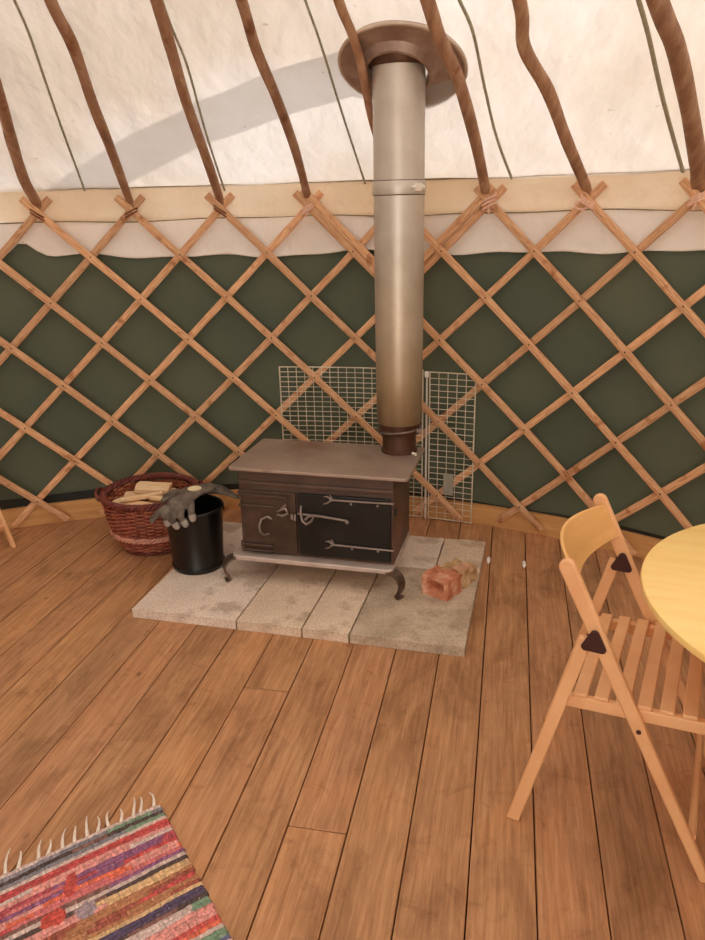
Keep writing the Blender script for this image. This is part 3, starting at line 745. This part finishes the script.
# ---------------- black bucket
bk = empty('coal_bucket', (-.715, 3.10, ST)); tag(bk, 'black metal bucket left of the stove with work gloves on its rim', 'bucket')
bm = bmesh.new(); lathe(bm, [(.112, .0), (.116, .006), (.117, .018), (.114, .024), (.128, .285), (.126, .285), (.108, .03), (.108, .02)], 56, cap=True); build('body', bm, M['bucket'], bk, smooth=False)
for f in bpy.context.scene.objects[-1].data.polygons if False else []: pass
bm = bmesh.new(); tube(bm, [(.129*cos(2*pi*q/56), .129*sin(2*pi*q/56), .288) for q in range(56)], .0065, 8, closed=True); build('rim', bm, M['bucket'], bk, smooth=True)
bm = bmesh.new(); tube(bm, [(.1165*cos(2*pi*q/56), .1165*sin(2*pi*q/56), .020) for q in range(56)], .004, 8, closed=True); build('base_ring', bm, M['bucket'], bk, smooth=True)
bm = bmesh.new(); tube(bm, [(.134*cos(R(t_)), -.134*sin(R(t_))*.55+.0, .268-.050*sin(R(t_))) for t_ in range(0, -181, -12)], .004, 8); build('handle', bm, M['bucket'], bk, smooth=True)

# ---------------- work gloves draped over the rim
def glove_mat():
    m, nt, b = newmat('work_glove'); L = nt.links
    tc = N(nt, 'ShaderNodeTexCoord'); n = N(nt, 'ShaderNodeTexNoise'); n.inputs['Scale'].default_value = 26; n.inputs['Detail'].default_value = 4
    L.new(tc.outputs['Object'], n.inputs['Vector'])
    r = ramp(nt, [(.3, s2l((74, 64, 56))), (.7, s2l((122, 110, 98)))]); L.new(n.outputs['Fac'], r.inputs['Fac'])
    L.new(r.outputs['Color'], b.inputs['Base Color']); b.inputs['Roughness'].default_value = .85
    bp = N(nt, 'ShaderNodeBump'); bp.inputs['Strength'].default_value = .5; bp.inputs['Distance'].default_value = .004
    L.new(n.outputs['Fac'], bp.inputs['Height']); L.new(bp.outputs['Normal'], b.inputs['Normal'])
    return m
M['glove'] = glove_mat()
M['glove_tip'] = noise_mat('pale_fingertip_coating', [(.3, s2l((136, 128, 118))), (.7, s2l((176, 168, 158)))], 30, rough=.6, bump=.2)
M['patch'] = noise_mat('cream_patch', [(.3, s2l((206, 190, 150))), (.7, s2l((230, 216, 178)))], 30, rough=.7, bump=.1)
def remesh(o, v=.0045, it=4):
    r = o.modifiers.new('r', 'REMESH'); r.mode = 'VOXEL'; r.voxel_size = v; r.use_smooth_shade = True
    s = o.modifiers.new('s', 'SMOOTH'); s.iterations = it; s.factor = .5
g1 = empty('work_glove', (-.75, 3.02, .33)); tag(g1, 'grey-brown work glove draped over the bucket front, pale fingertips hanging down', 'glove', 'work gloves on the bucket')
def rel(root, pts): return [Vector(p)-Vector(root.location) for p in pts]
bm = bmesh.new()
tube(bm, rel(g1, [(-.62, 3.10, .425), (-.68, 3.06, .415), (-.74, 3.02, .395), (-.79, 2.985, .372)]), [.034, .042, .048, .040], 14, flat=(1, .42))
ball(bm, Vector((-.745, 3.01, .388))-Vector(g1.location), (.062, .050, .022))
F = [[(-.80, 2.985, .375), (-.835, 2.962, .355), (-.862, 2.955, .330), (-.868, 2.955, .315)],          # thumb, to the left
     [(-.790, 2.975, .372), (-.805, 2.950, .340), (-.800, 2.952, .315)],
     [(-.765, 2.970, .375), (-.775, 2.940, .335), (-.760, 2.942, .305)],
     [(-.735, 2.975, .382), (-.738, 2.938, .345), (-.722, 2.940, .315)],
     [(-.700, 2.985, .392), (-.692, 2.948, .365), (-.688, 2.945, .338)]]
for f_ in F: tube(bm, rel(g1, f_), [.018, .0165, .014, .012][:len(f_)] if len(f_) == 4 else [.018, .0165, .014], 10)
o = build('glove_body', bm, M['glove'], g1, smooth=True); remesh(o)
for f_ in F[1:]:
    a, b = rel(g1, f_[-2:]); bm = bmesh.new(); d = (b-a).normalized()
    tube(bm, [b-d*.016, b-d*.002, b+d*.012, b+d*.018], [.0155, .0165, .0135, .006], 12)
    build('fingertip', bm, M['glove_tip'], g1, smooth=True)
bm = bmesh.new(); ball(bm, Vector((-.690, 3.045, .434))-Vector(g1.location), (.032, .018, .008), Matrix.Rotation(R(12), 3, 'Z') @ Matrix.Rotation(R(18), 3, 'X')); build('oval_patch', bm, M['patch'], g1, smooth=True)
g2 = empty('work_glove', (-.66, 3.14, .34)); tag(g2, 'second dark work glove lying crosswise behind, its cuff pointing at the stove', 'glove', 'work gloves on the bucket')
bm = bmesh.new()
tube(bm, rel(g2, [(-.80, 3.145, .372), (-.73, 3.15, .385), (-.66, 3.155, .392), (-.60, 3.145, .390), (-.55, 3.125, .375), (-.515, 3.105, .362)]), [.026, .038, .044, .036, .022, .012], 14, flat=(1, .5))
tube(bm, rel(g2, [(-.72, 3.16, .385), (-.76, 3.20, .37), (-.79, 3.235, .35)]), [.018, .016, .013], 10)
for k_ in range(3):
    tube(bm, rel(g2, [(-.79, 3.13+.022*k_, .372), (-.83, 3.125+.026*k_, .362), (-.862, 3.12+.03*k_, .345)]), [.017, .015, .012], 10)
o = build('glove_body', bm, M['glove'], g2, smooth=True); remesh(o)

# ---------------- wicker basket
bx, by = -.998, 3.435
bs = empty('wicker_basket', (bx, by, 0)); tag(bs, 'round red-brown wicker log basket standing on the floorboards by the wall', 'basket')
def brad(z):
    P = [(0, .148), (.05, .172), (.10, .194), (.16, .209), (.22, .218), (.275, .221)]
    for (z0, r0), (z1, r1) in zip(P, P[1:]):
        if z <= z1: return r0+(r1-r0)*(z-z0)/(z1-z0)
    return P[-1][1]
NS = 32
def weaver(bm, z, ph, amp=.006, r=.0048, lift=0):
    n = NS*5; pts = []
    for i in range(n):
        a = 2*pi*i/n; rr = brad(z)+amp*cos(NS/2*a+ph)
        zz = z+.0015*sin(a*3+z*40)+lift*sin(a*NS/2+ph)
        pts.append((rr*cos(a), rr*sin(a), zz))
    tube(bm, pts, r, 5, closed=True)
bm = bmesh.new(); z = .010; i = 0
while z < .262:
    if not (.088 < z < .112 or z < .02): weaver(bm, z, pi*i, r=.0052 if z > .11 else .0062)
    z += .0098; i += 1
build('woven_side', bm, M['wicker'], bs, smooth=True)
bm = bmesh.new()
for q in range(NS):
    a = 2*pi*(q+.5)/NS
    tube(bm, [((brad(zz)+.001)*cos(a), (brad(zz)+.001)*sin(a), zz) for zz in (.005, .05, .10, .15, .20, .268)], .004, 5)
build('stakes', bm, M['wicker_dark'], bs, smooth=True)
bm = bmesh.new()
for s_ in range(3):
    n = 180; pts = []
    for i in range(n):
        a = 2*pi*i/n; th = 2*pi*s_/3+a*18
        pts.append(((brad(.1)+.007+.006*cos(th))*cos(a), (brad(.1)+.007+.006*cos(th))*sin(a), .100+.009*sin(th)))
    tube(bm, pts, .0056, 5, closed=True)
build('waist_band', bm, M['wicker_light'], bs, smooth=True)
bm = bmesh.new()
for zz in (.012,):
    for s_ in range(3):
        n = 160; pts = []
        for i in range(n):
            a = 2*pi*i/n; th = 2*pi*s_/3+a*16
            pts.append(((.154+.006*cos(th))*cos(a), (.154+.006*cos(th))*sin(a), zz+.003+.007*sin(th)))
        tube(bm, pts, .0055, 5, closed=True)
build('foot_band', bm, M['wicker_dark'], bs, smooth=True)
bm = bmesh.new()
for s_ in range(4):
    n = 220; pts = []
    for i in range(n):
        a = 2*pi*i/n; th = 2*pi*s_/4+a*15
        pts.append(((.224+.012*cos(th))*cos(a), (.224+.012*cos(th))*sin(a), .280+.011*sin(th)))
    tube(bm, pts, .007, 6, closed=True)
build('rim', bm, M['wicker_dark'], bs, smooth=True)
for aa in (186, 12):
    bm = bmesh.new()
    for off in (0, 1):
        tube(bm, [((.230+.022*sin(R(t))+.004*off)*cos(R(aa)+R(9)*cos(R(t))), (.230+.022*sin(R(t)))*sin(R(aa)+R(15)*cos(R(t))), .272+.030*sin(R(t))-.008*off) for t in range(0, 181, 15)], .006, 6)
    build('handle', bm, M['wicker_dark'], bs, smooth=True)
bm = bmesh.new(); lathe(bm, [(.002, .006), (.148, .006), (.148, .014), (.002, .014)], 40); build('base', bm, M['wicker_dark'], bs)

# kindling in the basket
def stick(c, L, w, h, rz, ry, label, seed, rx=0):
    bm = bmesh.new(); rnd = random.Random(seed)
    Mx = Matrix.Rotation(R(rz), 3, 'Z') @ Matrix.Rotation(R(ry), 3, 'Y') @ Matrix.Rotation(R(rx), 3, 'X')
    n = 8; rows = []
    o4 = [(-.5, -.5), (.5, -.42), (.46, .34), (.05, .5), (-.48, .38)]
    for i in range(n+1):
        x = L*(i/n-.5)
        rows.append([bm.verts.new(Vector((x+(rnd.uniform(-.006, .006) if i in (0, n) else 0), a*w*(1+.08*noise.noise(Vector((seed, i*.6, a*3)))), b*h*(1+.12*noise.noise(Vector((seed+9, i*.6, b*3))))))) for a, b in o4])
    for i in range(n):
        for q in range(5): bm.faces.new((rows[i][q], rows[i][(q+1) % 5], rows[i+1][(q+1) % 5], rows[i+1][q]))
    bm.faces.new(rows[0][::-1]); bm.faces.new(rows[-1])
    o = build('kindling_stick', bm, M['kindling'], bevel=.002); o.location = c; o.rotation_euler = Mx.to_euler()
    tag(o, label, 'firewood', 'split kindling in the wicker basket'); return o
stick((bx-.055, by-.01, .118), .205, .07, .06, 0, 90, 'upright split log deep in the left of the basket', 1, 10)
stick((bx+.065, by-.035, .118), .205, .07, .06, 0, 90, 'upright split log deep in the right of the basket', 2, 30)
stick((bx+.00, by+.075, .118), .205, .07, .06, 0, 90, 'upright split log deep at the back of the basket', 3, 70)
stick((bx-.068, by-.078, .242), .20, .085, .026, -28, 0, 'broad flat kindling piece at the front left of the basket', 4)
stick((bx-.02, by+.060, .243), .25, .075, .028, 8, 0, 'broad flat kindling piece at the back of the basket', 5)
stick((bx+.102, by-.060, .240), .22, .045, .024, 50, 0, 'narrow kindling stick slanting up at the right of the basket', 6)
stick((bx+.005, by+.058, .278), .17, .085, .028, -3, 3, 'pale square kindling block on top of the basket pile', 7, 10)
stick((bx-.03, by-.048, .271), .20, .030, .020, 28, 2, 'thin kindling stick crossing the front of the basket pile', 8)
stick((bx+.074, by-.076, .270), .12, .030, .018, -22, 0, 'short thin kindling stick on top of the basket pile, on the right', 9)

# ---------------- broken brick lump on the hearth
bc = Vector((.398, 2.825, ST)); root = empty('broken_brick', bc, R(50)); tag(root, 'broken red brick with crusty mortar lying on the right of the hearth', 'brick')
def lump(name, c, s, m, cuts=7, amp=.006, seed=0, fn=None):
    bm = bmesh.new(); box(bm, c, s)
    bmesh.ops.subdivide_edges(bm, edges=bm.edges[:], cuts=cuts, use_grid_fill=True)
    for v in bm.verts:
        d = noise.noise_vector(v.co*28+Vector((seed, 0, 0)))*amp
        v.co += d
        if fn: v.co = fn(v.co)
        v.co.z = max(v.co.z, .0)
    return build(name, bm, m, root, smooth=False, bevel=0)
def fn1(c):
    # arched hollow in the left end face, broken away upper edge
    if c.x < -.070:
        d = ((c.y+.004)/.040)**2+((c.z-.052)/.024)**2
        if d < 1: c.x += .055*(1-d)**.7
    if c.z > .07: c.z -= .012*max(0, noise.noise(c*30)); c.x += .014*noise.noise(c*40)
    return c
lump('brick_half', (-.055, 0, .044), (.110, .125, .088), M['brick'], 14, .005, 1, fn1)
def fn2(c):
    c.z -= .020*max(0, (c.x-.02)/.12)+.016*noise.noise(c*26); c.y += .014*noise.noise(c*22+Vector((3, 0, 0)))
    return c
lump('mortar_crust', (.075, .004, .037), (.165, .118, .074), M['mortar'], 16, .011, 4, fn2)
lump('brick_chip', (.065, -.030, .066), (.085, .045, .034), M['brick_pale'], 9, .012, 9)

# ---------------- two spots of light on the floor seams, put in as white solids
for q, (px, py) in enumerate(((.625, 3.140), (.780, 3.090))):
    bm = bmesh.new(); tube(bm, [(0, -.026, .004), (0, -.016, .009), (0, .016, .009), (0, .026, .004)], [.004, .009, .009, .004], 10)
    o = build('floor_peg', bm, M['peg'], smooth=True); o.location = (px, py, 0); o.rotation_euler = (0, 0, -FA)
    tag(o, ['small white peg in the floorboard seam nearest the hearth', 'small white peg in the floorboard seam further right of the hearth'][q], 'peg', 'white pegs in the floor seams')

# ---------------- folding chair (local: x forward, y to the chair's far side, z up)
def folding_chair(loc, rz, label):
    root = empty('folding_chair', loc, rz); tag(root, label, 'chair', 'wooden folding chairs')
    W = .452; m = M['chair']
    def railpt(z): return .082+(.791-z)*.500   # long rail from back top to front foot
    for y in (0, W):
        bm = bmesh.new(); Mx = []
        # rounded flat rail: outline swept straight
        a = Vector((railpt(.786), y, .786)); b = Vector((railpt(.0), y, .0)); d = (b-a).normalized(); s = Vector((-d.z, 0, d.x))
        ol = []
        L = (b-a).length
        for i in range(9):
            t = R(90+180*i/8); ol.append((.020*cos(t)*1.0+.012, .0195*sin(t)))
        ol += [(L, -.0165), (L, .0165)]
        # cut flat on the floor
        M4 = Matrix((d, s, d.cross(s))).transposed().to_4x4(); M4.translation = a-d.cross(s)*.010
        prism(bm, [(x, yy) for x, yy in ol], .020, M4)
        for v in bm.verts:
            if v.co.z < .012: v.co.z = 0
        build('back_rail', bm, m, root, bevel=.005, seg=3)
        bm = bmesh.new(); a = Vector((.002, y, 0)); b = Vector((.146, y, .602)); d = (b-a).normalized(); s = Vector((-d.z, 0, d.x)); L = (b-a).length
        M4 = Matrix((d, s, d.cross(s))).transposed().to_4x4(); M4.translation = a-d.cross(s)*.010
        prism(bm, [(-.01, -.0185), (L, -.016), (L, .016), (-.01, .0185)], .020, M4)
        for v in bm.verts: v.co.z = max(v.co.z, 0)
        build('rear_leg', bm, m, root, bevel=.005, seg=3)
        # triangular pivot cover, both faces
        for sy in (-1, 1):
            bm = bmesh.new(); c = Vector((.166, y+sy*.0105, .600)); tri = []
            for (vx, vz) in ((0, .030), (.026, -.022), (-.026, -.022)):
                for i in range(6):
                    base = atan2(vz, vx)
                    t = base-R(60)+R(120)*i/5; tri.append((vx*.72+.010*cos(t), vz*.72+.010*sin(t)))
            # order around the centre
            tri.sort(key=lambda p: atan2(p[1], p[0]))
            M4 = Matrix(((1, 0, 0), (0, 0, sy), (0, 1, 0))).to_4x4(); M4.translation = c
            prism(bm, tri, .007, M4); build('pivot_cover', bm, M['plastic'], root, bevel=.002)
    # seat
    for y in (.024, W-.024):
        bm = bmesh.new(); box(bm, (.288, y, .412), (.365, .020, .034), Matrix.Rotation(R(-3.2), 3, 'Y')); build('seat_rail', bm, m, root, bevel=.004, seg=2)
    for i in range(7):
        x = .142+.0495*i
        bm = bmesh.new(); box(bm, (x, W/2, .4345+(x-.288)*.056), (.033, W-.028, .011), Matrix.Rotation(R(-3.2), 3, 'Y')); build('seat_slat', bm, m, root, bevel=.003)
    bm = bmesh.new(); tube(bm, [(.432, .008, .110), (.432, W-.008, .110)], .010, 12); build('stretcher', bm, m, root, smooth=False)
    bm = bmesh.new(); tube(bm, [(.060, .010, .205), (.060, W-.010, .205)], .010, 12); build('stretcher', bm, m, root, smooth=False)
    for y in (-.0115, W+.0115):
        bm = bmesh.new(); tube(bm, [(railpt(.384), y-.001, .384), (railpt(.384), y+.001, .384)], .006, 10); build('screw', bm, M['plastic'], root)
    # curved plywood backrest
    bm = bmesh.new(); n = 20; rows = []
    for i in range(n+1):
        f = i/n; y = .009+(W-.018)*f; sag = -.062*sin(pi*f)**.9
        row = []
        for (dx, z) in ((0, .768), (0, .678)):
            zt = z+(.010*sin(pi*f) if z > .7 else -.004*sin(pi*f))
            x0 = railpt(zt)+sag+.004
            row += [(x0, y, zt), (x0+.009, y, zt)]
        rows.append([bm.verts.new(v) for v in (row[0], row[1], row[3], row[2])])
    for i in range(n):
        for q in range(4): bm.faces.new((rows[i][q], rows[i][(q+1) % 4], rows[i+1][(q+1) % 4], rows[i+1][q]))
    bm.faces.new(rows[0]); bm.faces.new(rows[-1][::-1])
    build('backrest', bm, M['chair_ply'], root, bevel=.002)
    return root
folding_chair((.4145, 1.597, 0), R(90-117), 'light wooden folding chair with slatted seat, drawn up to the round table')
# second chair of which only a leg reaches into view at the left: its far front foot stands at (-1.727, 3.474)
h2 = R(-37); fwd = Vector((cos(h2), sin(h2), 0)); lft = Vector((-sin(h2), cos(h2), 0))
foot = Vector((-1.712, 3.425, 0)); base = foot-fwd*.478-lft*.452
folding_chair(tuple(base), h2, 'wooden folding chair mostly outside the left edge, one leg tip showing by the wall')

# ---------------- round table
tb = empty('round_table', (1.155, 1.425, 0)); tag(tb, 'round pale pine table at the right edge in front of the chair', 'table')
bm = bmesh.new(); lathe(bm, [(.001, .708), (.494, .708), (.500, .711), (.502, .719), (.500, .727), (.494, .730), (.001, .730)], 120); o = build('tabletop', bm, M['table'], tb); o.rotation_euler = (0, 0, R(-20))
bm = bmesh.new(); lathe(bm, [(.035, .03), (.030, .12), (.036, .40), (.028, .60), (.045, .700), (.07, .708)], 32); build('pedestal', bm, M['chair'], tb, smooth=True)
for q in range(3):
    a = R(30+120*q); bm = bmesh.new(); tube(bm, [(.02*cos(a), .02*sin(a), .10), (.14*cos(a), .14*sin(a), .06), (.27*cos(a), .27*sin(a), .014)], [.022, .018, .014], 10); build('foot', bm, M['chair'], tb, smooth=True)

# ---------------- rag rug
RC = Vector((-.564, 1.667, 0)); ex = Vector((-.835, -.550, 0)).normalized(); ey = Vector((.535, -.845, 0)).normalized()
COLS = {'w': (232, 224, 222), 'bg': (150, 164, 178), 'r': (214, 74, 88), 'lp': (240, 190, 186), 'mg': (206, 88, 118), 'or': (242, 142, 104), 'pk': (232, 150, 158),
 'gb': (150, 112, 106), 'k': (44, 38, 50), 'cr': (240, 220, 180), 'tn': (206, 160, 112), 'bn': (186, 100, 70), 'nv': (56, 58, 130), 'mt': (140, 190, 166),
 'ro': (226, 96, 96), 'pu': (168, 108, 168), 'gr': (168, 176, 190), 'bl': (110, 136, 190), 'ye': (232, 200, 120)}
ROWS = ['w', 'bg', 'k', 'bg', 'w', 'r', 'r', 'lp', 'lp', 'mg', 'mg', 'pu', 'or', 'or', 'pk', 'gb', 'w', 'k', 'cr', 'cr', 'tn', 'tn', 'bn', 'tn', 'tn', 'cr', 'nv', 'nv', 'k', 'mt', 'mt', 'cr', 'lp', 'lp',
 'r', 'ro', 'w', 'mt', 'mt', 'bl', 'w', 'or', 'ye', 'gb', 'pu', 'mg', 'w', 'k', 'tn', 'cr', 'r', 'lp', 'mt', 'nv', 'bg', 'w', 'or', 'or', 'gb', 'cr', 'bn', 'k', 'lp', 'mg', 'w', 'bl', 'mt', 'r', 'w', 'bg']
ALT = {'mg': ['pu', 'mg', 'pk'], 'r': ['ro', 'lp', 'r'], 'tn': ['bn', 'or', 'tn'], 'or': ['pk', 'or', 'lp'], 'gb': ['gb', 'gr', 'pu'], 'mt': ['mt', 'gr', 'w'], 'nv': ['nv', 'bl', 'gr'], 'bn': ['ro', 'bn', 'tn'],
 'bg': ['mt', 'bg', 'gr'], 'lp': ['lp', 'or', 'w'], 'cr': ['cr', 'w', 'lp'], 'w': ['w', 'gr', 'w'], 'k': ['k', 'bg', 'gb'], 'pu': ['pu', 'mg', 'r'], 'pk': ['pk', 'lp', 'r'], 'ro': ['ro', 'r', 'or'], 'bl': ['bl', 'nv', 'gr'], 'ye': ['ye', 'or', 'cr']}
rug = empty('rag_rug', (RC.x, RC.y, 0)); tag(rug, 'multicoloured striped rag rug with white fringe in the bottom left corner', 'rug')
bm = bmesh.new(); cl = bm.loops.layers.color.new('Col')
RWID, RH = .70, .0122; NX = 150
def rugp(s, t, z): return ex*s+ey*t+Vector((0, 0, z))
SUB = 4
nrow = len(ROWS)
grid = []
for j in range(nrow*SUB+1):
    ri = min(j//SUB, nrow-1); f = (j % SUB)/SUB
    row = []
    e0 = .005*noise.noise(Vector((ri*1.7, 3, 0))); e1 = .005*noise.noise(Vector((ri*1.3, 8, 0)))
    for i in range(NX+1):
        u = i/NX; s = -.004+e0*(1-u)+(RWID+e1*u)*u
        wob = .0035*noise.noise(Vector((s*9, ri*.35, 1)))+.0035*noise.noise(Vector((s*3, ri*.12, 9)))
        ridge = .0045*sin(pi*f)*(.7+.3*noise.noise(Vector((s*60, ri*3.3, 0))))
        z = .0065+ridge+.0028*noise.noise(Vector((s*70, ri*5+f*2, 2)))
        if i in (0, NX) or j in (0, nrow*SUB): z = .001
        row.append(bm.verts.new(rugp(s, j/SUB*RH+wob, z)))
    grid.append(row)
for j in range(nrow*SUB):
    ri = j//SUB; key = ROWS[ri]
    for i in range(NX):
        f = bm.faces.new((grid[j][i], grid[j][i+1], grid[j+1][i+1], grid[j+1][i])); f.smooth = True
        s = i/NX*RWID
        v = noise.noise(Vector((s*4.2+ri*5.1, ri*2.7, 5)))
        kk = ALT[key][0] if v > .18 else (ALT[key][2] if v < -.2 else key)
        c = Vector(s2l(COLS[kk])[:3]); fine = 1+.22*noise.noise(Vector((s*150, ri*7.7, 2)))+.1*random.uniform(-1, 1)
        if random.random() < .03: c = c.lerp(Vector((.85, .8, .76)), .35)
        # red and grey knotted rags
        tt = j/SUB*RH
        jg = .5*noise.noise(Vector((s*60, tt*60, 3)))
        if abs(s-.275-.25*(tt-.14)) < .018-.2*(abs(tt-.135)) + .006*jg and .10 < tt < .165: c = Vector(s2l((216, 84, 78))[:3])
        if ((s-.33)/.032)**2+((tt-.205)/.020)**2 < 1+jg: c = Vector(s2l((224, 88, 68))[:3])
        if ((s-.26)/.026)**2+((tt-.225)/.022)**2 < 1+jg: c = Vector(s2l((190, 184, 198))[:3])
        c = c.lerp(Vector((.82, .70, .66)), .42)
        for lp in f.loops: lp[cl] = (min(1, c.x*fine), min(1, c.y*fine), min(1, c.z*fine), 1)
bmesh.ops.recalc_face_normals(bm, faces=bm.faces)
mm, nt, b = newmat('rag_rug_weave'); at = N(nt, 'ShaderNodeVertexColor', layer_name='Col'); nt.links.new(at.outputs['Color'], b.inputs['Base Color']); b.inputs['Roughness'].default_value = .95; b.inputs['Specular IOR Level'].default_value = .1
nz_ = N(nt, 'ShaderNodeTexNoise'); nz_.inputs['Scale'].default_value = 260; bp_ = N(nt, 'ShaderNodeBump'); bp_.inputs['Distance'].default_value = .003; bp_.inputs['Strength'].default_value = .6
tc_ = N(nt, 'ShaderNodeTexCoord'); nt.links.new(tc_.outputs['Object'], nz_.inputs['Vector']); nt.links.new(nz_.outputs['Fac'], bp_.inputs['Height']); nt.links.new(bp_.outputs['Normal'], b.inputs['Normal'])
build('rug_weave', bm, mm, rug)
M['fringe'] = noise_mat('fringe_cotton', [(.3, s2l((222, 206, 190))), (.7, s2l((246, 236, 224)))], 90, rough=.9, bump=.4)
fr = [.016, .055, .075, .108, .140, .172, .198, .232, .262, .300, .322, .372, .402, .436, .47, .52, .56, .60, .64, .68]
for q, s in enumerate(fr):
    rnd = random.Random(q+40); bm = bmesh.new(); L = rnd.uniform(.050, .082); sw = rnd.uniform(-.026, -.006); bend = rnd.uniform(-.007, .007)
    for st_ in (-1, 1):
        pts = []
        for i in range(9):
            f = i/8; pts.append(rugp(s+st_*.0022*(1-f)+sw*f+bend*sin(pi*f), -L*f+.004, .006+.006*sin(pi*f)*(1+rnd.random()*.5)-.002*f))
        tube(bm, pts, [.0029-.0013*i/8 for i in range(9)], 6)
    build('fringe_tassel', bm, M['fringe'], rug, smooth=True)

# ------------------------------------------------------------------ light: sun and sky outside, crown opening overhead
w = bpy.data.worlds.new('World'); SC.world = w; w.use_nodes = True
bg = w.node_tree.nodes['Background']; bg.inputs['Color'].default_value = (1, .975, .93, 1); bg.inputs['Strength'].default_value = 4.2
sd_ = bpy.data.lights.new('sun', 'SUN'); sd_.energy = 18; sd_.angle = R(.6); sd_.color = (1, .93, .84)
so = bpy.data.objects.new('sun', sd_); link(so)
el = R(41); dirv = Vector((-.904*cos(el), .428*cos(el), -sin(el)))
so.rotation_euler = dirv.to_track_quat('-Z', 'Y').to_euler(); so.location = (4, -2, 6)

for me in SH: me.set_sharp_from_angle(angle=R(38))

# ------------------------------------------------------------------ camera
cam = bpy.data.cameras.new('camera'); cam.sensor_fit = 'VERTICAL'; cam.sensor_height = 36; cam.lens = 745.84/940*36; cam.clip_start = .02
co = bpy.data.objects.new('camera', cam); link(co)
F_ = Vector((0, .9437004, -.33080138)); Rt = Vector((.99973941, -.00755147, -.02154262)); U_ = Vector((.02282781, .33071518, .94345448))
mw = Matrix((Rt, U_, -F_)).transposed().to_4x4(); mw.translation = (0, 0, 1.57); co.matrix_world = mw
SC.camera = co

SC.view_settings.view_transform = 'Standard'; SC.view_settings.look = 'None'; SC.view_settings.gamma = 1
SC.view_settings.use_curve_mapping = False; SC.view_settings.exposure = 0.0
SC.cycles.use_denoising = True; SC.cycles.max_bounces = 10; SC.cycles.diffuse_bounces = 6; SC.cycles.transmission_bounces = 6
SC.cycles.sample_clamp_indirect = 8
